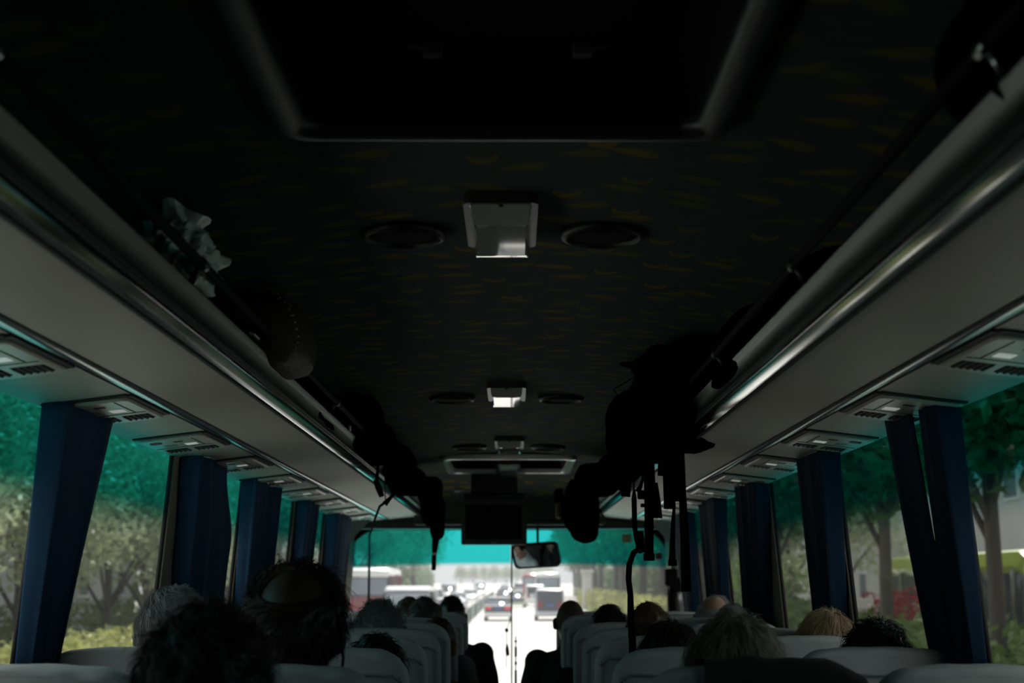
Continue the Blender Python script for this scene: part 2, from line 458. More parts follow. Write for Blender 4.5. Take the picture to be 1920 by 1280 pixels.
# ------------------------------------------------------------------ luggage racks (one per side)
SIDE = {-1: 'driver-side', 1: 'door-side'}
RY0, RY1 = -1.5, 10.14
def rack(s):
    t = thing('luggage_rack', '%s overhead luggage rack with pale underside and shiny aluminium rail' % SIDE[s], 'luggage rack', (s * .85, RY0, CZ + .45), 'overhead luggage racks')
    Z = lambda h: CZ + h
    bm = NB()                                                        # pale underside
    extrude_y(bm, [(s * .632, Z(.474)), (s * .843, Z(.4525)), (s * .843, Z(.463)), (s * .632, Z(.484))], RY0, RY1, ny=8)
    put('underside_panel', recalc(bm), M_PANEL, t)
    bm = NB()                                                        # polished lower lip, then grooves and a satin hollow face
    prof = [(.632, .4695), (.6290, .4702), (.6255, .4740), (.6200, .4835), (.6150, .4935), (.6108, .5030), (.6105, .5050), (.6135, .5062), (.632, .5062)]
    extrude_y(bm, [(s * x, Z(h)) for x, h in prof], RY0, RY1, ny=10)
    put('polished_lip', recalc(bm), M_CHROME, t, True, angle=38)
    bm = NB()
    prof = [(.632, .5062), (.6130, .5062), (.6095, .5080), (.6088, .5120), (.6115, .5135), (.6115, .5160), (.6080, .5175), (.6075, .5210), (.6105, .5225), (.6130, .528), (.6140, .536), (.6128, .546), (.6098, .555), (.6055, .563), (.6005, .570), (.5975, .576), (.599, .581), (.605, .583), (.622, .572), (.632, .56)]
    extrude_y(bm, [(s * x, Z(h)) for x, h in prof], RY0, RY1, ny=10)
    put('front_rail', recalc(bm), M_SATIN, t, True, angle=38)
    bm = NB(); extrude_y(bm, [(s * .6255, Z(.4665)), (s * .6335, Z(.4665)), (s * .6335, Z(.475)), (s * .6255, Z(.475))], RY0, RY1)
    put('rail_seal', recalc(bm), M_RUBBER, t)
    bm = NB(); extrude_y(bm, [(s * .841, Z(.4505)), (s * .8485, Z(.449)), (s * .8485, Z(.464)), (s * .841, Z(.464))], RY0, RY1)
    put('edge_seal', recalc(bm), M_RUBBER, t)
    bm = NB(); extrude_y(bm, [(s * .8485, Z(.4515)), (s * .853, Z(.4485)), (s * .866, Z(.4475)), (s * .877, Z(.4485)), (s * .880, Z(.456)), (s * .8485, Z(.461))], RY0, RY1, ny=6)
    put('trim_strip', recalc(bm), M_STRIP, t, True, angle=40)
    bm = NB(); extrude_y(bm, [(s * .632, Z(.49)), (s * 1.09, Z(.455)), (s * 1.09, Z(.468)), (s * .632, Z(.502))], RY0, RY1 - .02)
    put('shelf', recalc(bm), M_DARKGREY, t)
    bm = NB()                                                        # black hand rail on brackets above the lip
    tube(bm, [(s * .575, y, Z(.612)) for y in (RY0, 2, 5, 8, RY1 - .25)], .0095, 10)
    hr = put('hand_rail', bm, mat('matt black tube', (.008, .008, .009), .8, spec=.1), t, True)
    for i, y in enumerate((1.56, 2.70, 3.78, 4.82, 5.86, 6.9, 7.94, 8.98)):
        bm = NB()
        tube(bm, [(s * .597, y, Z(.576)), (s * .588, y, Z(.592)), (s * .577, y, Z(.610))], [.008, .007, .009], 8)
        tube(bm, [(s * .575, y - .016, Z(.612)), (s * .575, y + .016, Z(.612))], .0125, 10)
        put('bracket', bm, M_STRIP if i in (0,) else M_BLACK, hr, True, world=False)
        bpy.context.view_layer.update
    for ch in hr.children:
        for v in ch.data.vertices: v.co -= Vector(t.location)
    bm = NB(); extrude_y(bm, [(s * .600, Z(.49)), (s * .63, Z(.472)), (s * .88, Z(.448)), (s * .88, Z(.47)), (s * .63, Z(.56)), (s * .6, Z(.575))], RY1, RY1 + .015)
    put('end_cap', recalc(bm), M_DARKGREY, t)
    # pale panel the service units sit in
    bm = NB()
    extrude_y(bm, [(s * .890, Z(.4500)), (s * 1.112, Z(.4225)), (s * 1.13, Z(.44)), (s * .890, Z(.463))], RY0, RY1, ny=8)
    put('cove_panel', recalc(bm), M_PANEL, t)
    bm = NB(); extrude_y(bm, [(s * .879, Z(.4540)), (s * .892, Z(.4520)), (s * .892, Z(.463)), (s * .879, Z(.463))], RY0, RY1)
    put('shadow_gap', recalc(bm), M_RUBBER, t)
    return t
RACK = {s: rack(s) for s in (-1, 1)}

# ------------------------------------------------------------------ reading-light and vent units under the racks
ORD = ['rearmost', 'second from the rear', 'third from the rear', 'fourth from the rear', 'fifth from the rear', 'sixth from the rear', 'seventh from the rear', 'eighth from the rear', 'ninth from the rear']
M_SLOT = mat('dark slot', (.008, .008, .008), .7)
M_BTN = glow('white light lens', (1, .98, .93), .14, (.85, .85, .82))  # faint glow stands in for light reflected by the lens
M_RED = mat('red print', (.22, .03, .025), .5)
M_GREYBTN = mat('grey button', (.2, .2, .19), .4)
def psu(s, loc, label):
    """local frame: u runs outboard from the inner edge (0..0.21), y along the bus, z down is the visible face"""
    t = thing('passenger_service_unit', label, 'overhead panel', loc, 'reading-light and vent panels under the racks')
    tilt = math.atan2(.026, .216)
    R = Matrix.Rotation(tilt, 3, 'Y')
    def fin(bm):
        for v in bm.verts:
            p = R @ v.co; v.co = Vector((s * p.x, p.y, p.z))
        return recalc(bm)
    L0, L1, W0, W1 = 0.0, .39, .012, .212
    bm = NB()
    # body: rounded tray, thicker at the forward edge, rear edge leaves a dark gap
    n = 10
    pts = rrect(W0, W1, L0 + .016, L1, .022, 5)
    lo = [bm.verts.new((x, y, -.009)) for x, y in pts]; lo2 = [bm.verts.new((W0 + (x - W0) * 1.0, y, -.006 if (W0 + .004 < x < W1 - .004 and L0 + .02 < y < L1 - .004) else -.004)) for x, y in pts]
    hi = [bm.verts.new((x, y, .006)) for x, y in pts]
    cxm, cym = (W0 + W1) / 2, (L0 + L1) / 2
    inn = [bm.verts.new((cxm + (x - cxm) * .95, cym + (y - cym) * .97, -.0115)) for x, y in pts]
    m = len(pts)
    for A, B in ((hi, lo), (lo, inn)):
        for k in range(m): bm.faces.new((A[k], A[(k + 1) % m], B[(k + 1) % m], B[k]))
    bm.faces.new(inn); bm.faces.new(hi[::-1])
    for v in lo2: bm.verts.remove(v)
    put('housing', fin(bm), M_PSU, t, world=False)
    bm = NB(); box(bm, W0 - .002, W1 + .002, L0 - .012, L0 + .016, -.0045, .006); box(bm, -.002, W0 + .003, L0, L1 - .01, -.0052, .006); put('rear_gap', fin(bm), M_SLOT, t, world=False)  # rear joint, plus a dark strip painting shade along the inner edge
    bm = NB(); box(bm, W0 + .012, W1 - .012, .225, .229, -.0125, -.0105); box(bm, .048, .051, .03, .225, -.0125, -.0105); put('joint_line', fin(bm), M_SLOT, t, world=False)
    for u in (.062, .150):                                           # two louvred vents near the forward edge
        bm = NB(); box(bm, u - .034, u + .034, .268, .345, -.0125, -.0105); v = put('vent', fin(bm), M_SLOT, t, world=False)
        bm = NB()
        for k in range(5): box(bm, u - .031 + .0145 * k, u - .027 + .0145 * k, .272, .341, -.0155, -.0115, rot=Matrix.Rotation(.5, 3, 'Y'))
        put('louvre', fin(bm), M_DARKGREY, v, world=False)
    for k, u in enumerate((.080, .142)):                             # reading lights
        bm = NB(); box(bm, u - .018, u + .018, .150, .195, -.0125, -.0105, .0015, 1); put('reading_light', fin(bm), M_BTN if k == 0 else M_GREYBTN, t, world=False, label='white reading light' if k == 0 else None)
    bm = NB(); box(bm, .088, .115, .075, .098, -.0125, -.0105); put('switch', fin(bm), M_SLOT, t, world=False)
    bm = NB(); box(bm, .150, .182, .060, .092, -.0122, -.0108, .003, 1); put('sign', fin(bm), M_RED, t, world=False, label='small dark red sign')
    return t
ROWY = [2.80 + .79 * k for k in range(8)]
PSUY = [2.43 - .135 + .79 * k + .86 - .79 for k in range(9)]
# forward edges measured at 2.79, 3.58, ...
PSUY = [2.945 - .39 + .83 * k for k in range(9)]
psu_proto = {}
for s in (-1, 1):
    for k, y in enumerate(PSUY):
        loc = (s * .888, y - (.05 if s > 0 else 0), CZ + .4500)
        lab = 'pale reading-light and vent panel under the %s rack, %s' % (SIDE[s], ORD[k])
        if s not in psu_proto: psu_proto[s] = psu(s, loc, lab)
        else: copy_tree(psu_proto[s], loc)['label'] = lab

# ------------------------------------------------------------------ ceiling lamps, speakers, hatches
LAMPS = []
def ceiling_lamp(loc, label, slope=0):
    t = thing('ceiling_lamp', label, 'ceiling lamp', loc, 'box lamps along the ceiling')
    hx, hy = .078, .20
    bm = NB()
    o = rrect(-hx, hx, -hy, hy, .022, 5); i = rrect(-hx + .014, hx - .014, -hy + .014, hy - .014, .012, 5)
    ring_plate(bm, o, i, 0.02, -.022, 'Z')
    put('frame', recalc(bm), M_LFRAME, t, world=False)
    bm = NB()                                                        # lens: pinched saddle box, sloping at both ends
    us = [-1, -.985, -.95, -.90, -.86, -.80, -.6, -.3, 0, .3, .6, .80, .86, .90, .95, .985, 1]
    vs_ = [-1, -.97, -.92, -.86, -.80, -.74, -.70, -.6, -.45, -.3, 0, .3, .6, .8, .84, .87, .90, .92, .94, .955, .97, .98, .99, 1]
    def f(x, y):
        bx = .80 + .12 * abs(y) ** 2
        ex = 1 if abs(x) < bx else (1 - abs(x)) / (1 - bx)
        by = .70 + .06 * x * x
        if y < -by: ey = (y + 1) / (1 - by)
        elif y > .97: ey = (1 - y) / .03 * .90
        else: ey = 1 - (.5 * .13 * (max(0, y - .84) / .13) ** 2 * .13 * hy) / .036
        return (x * (hx - .012), y * (hy - .014), -.016 - .036 * min(ex, ey, 1))
    G = [[bm.verts.new(f(u, v)) for v in vs_] for u in us]
    for p in range(len(us) - 1):
        for q in range(len(vs_) - 1): bm.faces.new((G[p][q], G[p + 1][q], G[p + 1][q + 1], G[p][q + 1]))
    put('lens', recalc(bm), M_LENS, t, True, world=False, angle=12)
    bm = NB(); ellipsoid(bm, (0, -hy + .02, -.0225), (.006, .006, .004), u=10, v=6)
    put('screw', bm, M_BLACK, t, True, world=False)
    t.rotation_euler.x = slope
    return t
lamp_px = [(940, 428), (950, 742), (955, 836), (953, 880)]
lab = ['ceiling lamp with pinched glossy lens nearest the rear roof hatch', 'ceiling lamp with a bright white lens, second from the rear hatch', 'ceiling lamp just behind the pale-framed front roof hatch', 'ceiling lamp just ahead of the pale-framed front roof hatch']
lp = None
SPK = []
for (px, py), la in zip(lamp_px, lab):
    p = on_roof(px, py, .03)
    p.z = roof(p.x, p.y) - .004
    LAMPS.append(p)
    if lp is None: lp = ceiling_lamp(p, la)
    else:
        c = copy_tree(lp, p); c['label'] = la
        c.rotation_euler.x = -.013 if p.y < 9 else -.06
def speaker(loc, label):
    t = thing('ceiling_speaker', label, 'speaker', loc, 'round ceiling speakers beside the lamps')
    bm = NB(); lathe(bm, [(.096, .012), (.098, .0), (.094, -.010), (.085, -.014), (.080, -.008), (.078, .004)], seg=40)
    put('ring', recalc(bm), mat('satin speaker ring', (.008, .009, .009), .42, spec=.35), t, True, world=False, angle=50)
    bm = NB(); lathe(bm, [(.080, .004), (.078, -.005), (.05, -.009), (.02, -.011), (.002, -.0115)], seg=32)
    put('grille', recalc(bm), mat('speaker grille', (.005, .006, .006), .9, spec=.1, bump=.6, bscale=350), t, True, world=False)
    return t
sp0 = None
spk_px = [((757, 434), (1130, 434)), ((848, 744), (1052, 744)), ((880, 836), (1028, 836)), ((897, 882), (1012, 882))]
names = ['rearmost lamp', 'bright white lamp', 'lamp behind the front hatch', 'lamp ahead of the front hatch']
for pr, nm in zip(spk_px, names):
    for (px, py), sd in zip(pr, ('driver-side', 'door-side')):
        p = on_roof(px, py); p.z -= .006
        la = 'round black ceiling speaker on the %s of the %s' % (sd, nm)
        if sp0 is None: sp0 = speaker(p, la)
        else: copy_tree(sp0, p)['label'] = la
        sl = -2 * .05 / .49 * p.x
def hatch(h, label, m_frame, tall):
    x0, x1, y0, y1 = h; zc = roof(0, (y0 + y1) / 2); zf = roof(.3, y1)
    t = thing('roof_hatch', label, 'roof hatch', ((x0 + x1) / 2, (y0 + y1) / 2, zc), 'roof hatches')
    cxh, cyh = t.location.x, t.location.y
    bm = NB()
    fo = .045
    o = rrect(x0 - fo, x1 + fo, y0 - fo, y1 + fo, .06, 6); i = rrect(x0 + .012, x1 - .012, y0 + .012, y1 - .012, .04, 6)
    n = len(o); L = []
    prof_ = [(0, .006)] + [((1 - math.cos(PI * q / 10)) / 2, -.006 - .020 * math.sin(PI * q / 10)) for q in range(11)] + [(1, .02)]
    for fr, dz in prof_:
        loop = [(a[0] + (b[0] - a[0]) * fr, a[1] + (b[1] - a[1]) * fr) for a, b in zip(o, i)]
        L.append([bm.verts.new((x, y, roof(x, y) + dz - .004)) for x, y in loop])
    for A, B in zip(L, L[1:]):
        for k in range(n): bm.faces.new((A[k], A[(k + 1) % n], B[(k + 1) % n], B[k]))
    put('frame', recalc(bm), m_frame, t, True, angle=50)
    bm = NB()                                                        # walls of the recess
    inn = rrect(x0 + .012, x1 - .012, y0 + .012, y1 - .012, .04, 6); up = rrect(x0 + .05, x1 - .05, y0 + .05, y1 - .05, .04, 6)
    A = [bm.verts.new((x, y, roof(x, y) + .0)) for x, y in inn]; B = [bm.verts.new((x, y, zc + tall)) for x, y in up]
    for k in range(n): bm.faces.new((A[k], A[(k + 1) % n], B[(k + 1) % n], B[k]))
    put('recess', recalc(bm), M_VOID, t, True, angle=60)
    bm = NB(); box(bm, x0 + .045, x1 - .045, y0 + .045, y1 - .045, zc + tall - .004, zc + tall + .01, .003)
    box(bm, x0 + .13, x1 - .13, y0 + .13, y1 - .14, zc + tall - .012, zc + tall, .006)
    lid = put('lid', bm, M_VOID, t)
    if tall > .08:
        for xx in (-.115, .135):
            bm = NB(); box(bm, cxh + xx - .016, cxh + xx + .016, y1 - .115, y1 - .095, zc + tall - .03, zc + tall - .006, .003)
            tube(bm, [(cxh + xx - .045 * (1 if xx > 0 else -1) * -1, y1 - .10, zc + tall - .008), (cxh + xx, y1 - .10, zc + tall - .016)], .004, 6)
            put('latch', bm, mat('latch metal', (.35, .36, .36), .35, metal=.8), t)
    return t
hatch(HATCHES[0], 'large dark-framed roof hatch at the rear with two small latches', M_HATCHD, .095)
hatch(HATCHES[1], 'pale-framed roof hatch near the front with a black middle', M_HATCH, .06)

# ------------------------------------------------------------------ curtains
def curtain(s, ctrl, label, pleats, mt, wrap=True):
    """ctrl: list of (v, y0, y1): edges of the hanging cloth from the top (v=0) to the sill (v=1).
    The cloth wraps from the wall round to a pleated inner face."""
    seed = random.Random(label).random() * 10
    ztop, zbot = WTOP + .005, SILL + .01
    def edge(v):
        for (a, p0, p1), (b, q0, q1) in zip(ctrl, ctrl[1:]):
            if v <= b + 1e-6:
                t = (v - a) / (b - a); t = t * t * (3 - 2 * t) if len(ctrl) > 2 else t
                return p0 + (q0 - p0) * t, p1 + (q1 - p1) * t
        return ctrl[-1][1], ctrl[-1][2]
    bm = NB()
    def P(u, v, off):
        a, b = edge(v); z = ztop + (zbot - ztop) * v
        ins = .072 - .026 * v
        w0 = min(1, u / .16) if wrap else 1; w1 = min(1, (1 - u) / .08)
        ph = u * pleats * 2 * PI + seed + .35 * math.sin(v * 3 + seed)
        amp = (.008 + .006 * v) * (.7 + .5 * math.sin(u * 5 + seed * 3)) * min(1, u / .2)
        depth = .008 + (ins - .008) * math.sin(w0 * PI / 2) * (.35 + .65 * w1)
        y = a + (b - a) * max(0, (u - .13) / .87) + .010 * math.sin(ph * 2 + 1) * min(1, u / .3) + .012 * min(1, u / .13)
        x = wx(z) - depth + amp * math.sin(ph) - off
        return (s * x, y, z)
    nu, nv = max(32, int(pleats * 14)), 18
    A = grid(bm, nu, nv, lambda u, v: P(u, v, 0)); B = grid(bm, nu, nv, lambda u, v: P(u, v, .004))
    for i in range(nu):
        for j in (0, nv): bm.faces.new((A[i][j], A[i + 1][j], B[i + 1][j], B[i][j]))
    for j in range(nv):
        for i in (0, nu): bm.faces.new((A[i][j], A[i][j + 1], B[i][j + 1], B[i][j]))
    recalc(bm)
    o = put('curtain', bm, mt, None, True)
    tag(o, label, 'curtain', 'blue window curtains')
    return o
cl = 'blue curtain gathered on the driver-side window pillar, %s'
curtain(-1, [(0, 3.36, 3.76), (1, 3.42, 3.63)], cl % 'rearmost', 2.5, M_CURTAIN)
curtain(-1, [(0, 4.80, 5.26), (.45, 4.86, 5.56), (1, 4.95, 5.60)], 'blue driver-side curtain that bulges forward halfway down, second from the rear', 3.5, M_CURTAIN)
curtain(-1, [(0, 5.88, 6.55), (1, 6.05, 6.68)], cl % 'third from the rear', 4, M_CURTAIN)
curtain(-1, [(0, 7.40, 7.83), (1, 7.50, 7.88)], cl % 'fourth from the rear', 3, M_CURTAIN)
curtain(-1, [(0, 8.58, 9.40), (1, 8.74, 9.45)], 'blue driver-side curtain drawn beside the windscreen corner', 4, M_CURTAIN)
cr = 'dark blue curtain on the door-side window pillar, %s'
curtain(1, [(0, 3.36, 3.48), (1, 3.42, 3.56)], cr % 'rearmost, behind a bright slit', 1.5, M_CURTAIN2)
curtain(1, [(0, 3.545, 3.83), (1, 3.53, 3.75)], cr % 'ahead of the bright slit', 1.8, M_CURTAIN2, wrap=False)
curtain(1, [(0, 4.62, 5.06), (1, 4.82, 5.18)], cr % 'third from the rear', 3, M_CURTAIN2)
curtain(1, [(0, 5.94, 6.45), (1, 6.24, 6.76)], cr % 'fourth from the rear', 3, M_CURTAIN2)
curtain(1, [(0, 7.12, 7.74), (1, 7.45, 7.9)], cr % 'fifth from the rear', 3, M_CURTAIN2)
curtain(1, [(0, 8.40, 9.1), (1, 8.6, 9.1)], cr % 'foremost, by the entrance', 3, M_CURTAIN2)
for s in (-1, 1):
    bm = NB(); tube(bm, [(s * (wx(WTOP) - .05), y, WTOP + .012) for y in (-1.0, 4, 9.95)], .007, 8)
    tag(put('curtain_rail', bm, M_BLACK, None, True), 'thin black curtain rail above the %s windows' % SIDE[s], 'curtain rail', 'curtain rails')

# ------------------------------------------------------------------ seats
CUSH = .40
STOP = CZ - .168
def seat_proto():
    """local: origin on the floor below the back of the backrest top"""
    t = thing('passenger_chair', '', 'seat', (0, 0, 0), 'coach seats with pale covers')
    W = .215; ztop = STOP
    lean = lambda z: -.13 * (ztop - z) / .72 * -1
    def back(x0, z, off=0): return None
    def slab(bm, grow, zlo, zhi_grow, th=.10):
        prof = []
        n = 10
        r = .085
        pts = []
        hw = W + grow
        top = ztop + zhi_grow
        pts.append((-hw + .02, zlo))
        pts.append((-hw, zlo + .25 * (top - zlo)))
        for k in range(n + 1):
            a = PI - PI / 2 * k / n; pts.append((-hw + r + r * math.cos(a), top - r + (r) * math.sin(a)))
        for q in (-.5, 0, .5): pts.append((q * (hw - r), top + .006 * (1 - q * q)))
        for k in range(n + 1):
            a = PI / 2 - PI / 2 * k / n; pts.append((hw - r + r * math.cos(a), top - r + r * math.sin(a)))
        pts.append((hw, zlo + .25 * (top - zlo))); pts.append((hw - .02, zlo))
        # cross-section through the thickness: rounded, bulging faces
        layers = [(-.5, .80), (-.47, .90), (-.38, .965), (-.2, 1), (.2, 1), (.38, .965), (.47, .90), (.5, .80)]
        czm = (top + zlo) / 2
        rings = []
        for d, sc in layers:
            ring = []
            for x, z in pts:
                k = max(0, (z - zlo) / (top - zlo))
                inset = (1 - sc) * .12
                xx = x - math.copysign(min(inset, abs(x)), x) if abs(x) > .01 else x
                zz = z - inset * .8 if z > top - .12 else z
                y = .05 + d * (th + grow * 1.2) + lean(zz)
                ring.append(bm.verts.new((xx, y, zz)))
            rings.append(ring)
        m = len(pts)
        for A, B in zip(rings, rings[1:]):
            for k in range(m): bm.faces.new((A[k], A[(k + 1) % m], B[(k + 1) % m], B[k]))
        bm.faces.new(rings[0][::-1]); bm.faces.new(rings[-1])
        return rings
    bm = NB(); slab(bm, 0, CUSH - .02, 0); put('backrest', recalc(bm), M_SEAT, t, True, world=False, angle=60)
    bm = NB(); slab(bm, .008, ztop - .40, .008)
    bmesh.ops.subdivide_edges(bm, edges=[e for e in bm.edges if e.calc_length() > .05], cuts=4, use_grid_fill=True)
    rr = random.Random(4)
    for v in bm.verts:                                               # slack wrinkles in the cloth
        v.co += Vector((0, 1, .2)) * (.0030 * math.sin(v.co.x * 55 + 9 * math.sin(v.co.z * 20)) + .003 * (noise.noise(v.co * 9)))
    cover = put('seat_cover', recalc(bm), M_COVER, t, True, world=False, angle=70, label='pale cotton cover')
    bm = NB()
    for yy, zz in ((.05 - .064, ztop - .052),):
        pts = [(-W + .005, yy + .014, zz - .02)] + [(-W + .03 + (2 * W - .06) * k / 12, yy + lean(zz) - .001, zz + .0015 * math.sin(k * 2.0)) for k in range(13)] + [(W - .005, yy + .014, zz - .02)]
        tube(bm, pts, .0032, 6)
    for sg in (-1, 1):
        tube(bm, [(sg * (W - .012), .05 - .055 + lean(z) - .002, z) for z in [ztop - .06 - .04 * k for k in range(9)]], .003, 6)
    put('piping', bm, M_PIPE, cover, True, world=False)
    bm = NB(); box(bm, -W, W, .14, .60, CUSH - .13, CUSH, .04, 3); put('cushion', bm, M_SEAT, t, True, world=False)
    bm = NB(); box(bm, -.19, .19, .2, .52, .0, .03, .005); box(bm, -.17, -.12, .25, .47, .03, CUSH - .13); box(bm, .12, .17, .25, .47, .03, CUSH - .13); put('base', bm, M_DARKGREY, t, world=False)
    bm = NB()
    tube(bm, [(W - .012, .17, CUSH + .02), (W - .012, .19, CUSH + .17), (W - .012, .30, CUSH + .20), (W - .012, .47, CUSH + .195)], [.018, .02, .022, .02], 8); put('armrest', bm, M_BLACK, t, True, world=False)
    return t
SEATX = {('L', 'w'): -.920, ('L', 'a'): -.455, ('R', 'a'): .500, ('R', 'w'): .938}
rowname = ['rearmost row in view', 'second row', 'third row', 'fourth row', 'fifth row', 'sixth row', 'seventh row', 'row nearest the windscreen']
sp = seat_proto(); first = True
for (sd, wa), X in SEATX.items():
    for k, y in enumerate(ROWY):
        c = sp if first else copy_tree(sp); first = False
        c.location = (X, y, 0)
        c.scale = (1.0 if sd == 'L' or wa == 'a' else .93, 1, 1)
        c['label'] = 'pale-covered %s seat on the %s, %s' % ('window' if wa == 'w' else 'aisle', 'driver side' if sd == 'L' else 'door side', rowname[k] if k in (0, 7) else rowname[k] + ' from the rear')

# ------------------------------------------------------------------ passengers
HEADC = Vector((0, .005, .745))
def evaluated(o, name):
    dg = bpy.context.evaluated_depsgraph_get(); dg.update()
    me = bpy.data.meshes.new_from_object(o.evaluated_get(dg)); me.name = name
    return me
def fused(bm, voxel, name, smooth=4, mt=None):
    """the overlapping pieces of a bmesh made into one continuous skin"""
    me = bpy.data.meshes.new('tmp'); bm.to_mesh(me); bm.free()
    o = link(bpy.data.objects.new('tmp', me))
    r = o.modifiers.new('r', 'REMESH'); r.mode = 'VOXEL'; r.voxel_size = voxel; r.use_smooth_shade = True
    s = o.modifiers.new('s', 'SMOOTH'); s.iterations = smooth; s.factor = .5
    out = evaluated(o, name)
    bpy.data.objects.remove(o); bpy.data.meshes.remove(me)
    if mt: out.materials.clear(); out.materials.append(mt)
    out.polygons.foreach_set('use_smooth', [True] * len(out.polygons))
    return out
def head_rot(yaw, nod, tilt=0):
    return Matrix.Translation((0, -.03, .63)) @ Matrix.Rotation(yaw, 4, 'Z') @ Matrix.Rotation(nod, 4, 'X') @ Matrix.Rotation(tilt, 4, 'Y') @ Matrix.Translation((0, .03, -.63))
SH = .185
def limb_points(sg):
    return ([(sg * SH, -.035, .535), (sg * .225, -.01, .40), (sg * .245, .045, .27)], [.052, .046, .040]), \
           ([(sg * .245, .045, .27), (sg * .215, .16, .225), (sg * .165, .285, .195)], [.041, .038, .028])
def body_mesh(yaw, nod, tilt, name):
    bm = NB()
    tube(bm, [(0, 0, .04), (0, 0, .12), (0, -.025, .25), (0, -.03, .38), (0, -.035, .50), (0, -.035, .58)], [.10, .115, .105, .115, .11, .06], 20, flat=(1.42, 1.0), up=Vector((0, 1, 0)))
    ellipsoid(bm, (0, -.035, .52), (.185, .085, .07))
    tube(bm, [(0, -.04, .54), (0, -.03, .62), (0, -.005, .70)], [.065, .056, .056], 16)
    for sg in (-1, 1):
        for pts, rs in limb_points(sg): tube(bm, pts, rs, 14)
        ellipsoid(bm, (sg * SH, -.035, .53), (.058, .058, .058))
        ellipsoid(bm, (sg * .245, .045, .27), (.042, .042, .042))
        # hand lying on the thigh: palm, four fingers bent over it, thumb at the side
        wv = Vector((sg * .165, .285, .195))
        ellipsoid(bm, wv + Vector((-sg * .012, .055, -.012)), (.040, .052, .017))
        for q, (dx, ln) in enumerate(((-.030, .066), (-.010, .078), (.010, .072), (.029, .056))):
            b = wv + Vector((-sg * .012 + dx, .095, -.012))
            tube(bm, [b, b + Vector((dx * .2, ln * .5, -.004)), b + Vector((dx * .3, ln * .8, -.022)), b + Vector((dx * .3, ln * .9, -.042))], [.0095, .009, .008, .007], 8)
        b = wv + Vector((-sg * .045, .035, -.012))
        tube(bm, [b, b + Vector((-sg * .022, .025, -.004)), b + Vector((-sg * .028, .052, -.012))], [.012, .010, .008], 8)
        tube(bm, [(sg * .088, .0, .085), (sg * .10, .22, .105), (sg * .115, .44, .10)], [.088, .078, .058], 16)
        tube(bm, [(sg * .115, .44, .10), (sg * .115, .435, -.08), (sg * .115, .42, -.32)], [.058, .052, .036], 14)
        tube(bm, [(sg * .115, .40, -.35), (sg * .12, .50, -.365), (sg * .125, .60, -.375)], [.036, .040, .028], 12, flat=(1.1, .8))
    H = NB()
    ellipsoid(H, HEADC, (.0765, .098, .114), u=28, v=20)
    ellipsoid(H, HEADC + Vector((0, .040, -.062)), (.056, .062, .062))
    ellipsoid(H, HEADC + Vector((0, .072, -.098)), (.030, .026, .020))
    ellipsoid(H, HEADC + Vector((0, .02, -.075)), (.064, .06, .045))
    tube(H, [HEADC + Vector((0, .092, .012)), HEADC + Vector((0, .108, -.020)), HEADC + Vector((0, .116, -.036))], [.010, .012, .015], 10)
    for sg in (-1, 1):
        ellipsoid(H, HEADC + Vector((sg * .012, .104, -.040)), (.010, .010, .008))
        ellipsoid(H, HEADC + Vector((sg * .031, .083, .004)), (.016, .014, .011))           # eyes under the brow
        ellipsoid(H, HEADC + Vector((sg * .030, .086, .022)), (.024, .012, .008))
        ellipsoid(H, HEADC + Vector((sg * .045, .062, -.030)), (.022, .024, .020))
        ellipsoid(H, HEADC + Vector((sg * .088, -.006, -.010)), (.012, .023, .037), Matrix.Rotation(-.25, 3, 'X') @ Matrix.Rotation(sg * .35, 3, 'Z'))
    ellipsoid(H, HEADC + Vector((0, .092, -.066)), (.024, .012, .006)); ellipsoid(H, HEADC + Vector((0, .090, -.078)), (.020, .012, .007))
    bmesh.ops.transform(H, matrix=head_rot(yaw, nod, tilt), verts=H.verts[:])
    me = bpy.data.meshes.new('h'); H.to_mesh(me); H.free(); bm.from_mesh(me); bpy.data.meshes.remove(me)
    return fused(bm, .0075, name, 5)
def shirt_mesh():
    bm = NB()
    tube(bm, [(0, .0, .06), (0, 0, .12), (0, -.025, .25), (0, -.03, .38), (0, -.035, .50), (0, -.035, .575)], [.115, .128, .117, .127, .122, .075], 20, flat=(1.42, 1.0), up=Vector((0, 1, 0)))
    ellipsoid(bm, (0, -.035, .525), (.197, .097, .08))
    tube(bm, [(0, -.04, .56), (0, -.035, .60), (0, -.03, .628)], [.082, .074, .070], 16)
    for sg in (-1, 1):
        for pts, rs in limb_points(sg):
            tube(bm, pts, [r + .012 for r in rs], 14)
        ellipsoid(bm, (sg * SH, -.035, .53), (.072, .070, .072)); ellipsoid(bm, (sg * .245, .045, .27), (.055, .055, .055))
    return fused(bm, .011, 'shirt', 3)
def trousers_mesh():
    bm = NB()
    tube(bm, [(0, 0, .025), (0, 0, .12)], [.12, .135], 20, flat=(1.42, 1.0), up=Vector((0, 1, 0)))
    for sg in (-1, 1):
        tube(bm, [(sg * .088, -.02, .09), (sg * .10, .22, .108), (sg * .115, .44, .10)], [.098, .089, .070], 16)
        tube(bm, [(sg * .115, .44, .10), (sg * .115, .435, -.08), (sg * .115, .42, -.30)], [.070, .064, .055], 14)
    return fused(bm, .012, 'trousers', 3)
SHIRT, TROUSERS = shirt_mesh(), trousers_mesh()
BODIES = {}
def body_for(yaw, nod, tilt):
    k = (yaw, nod, tilt)
    if k not in BODIES: BODIES[k] = body_mesh(yaw, nod, tilt, 'body')
    return BODIES[k]
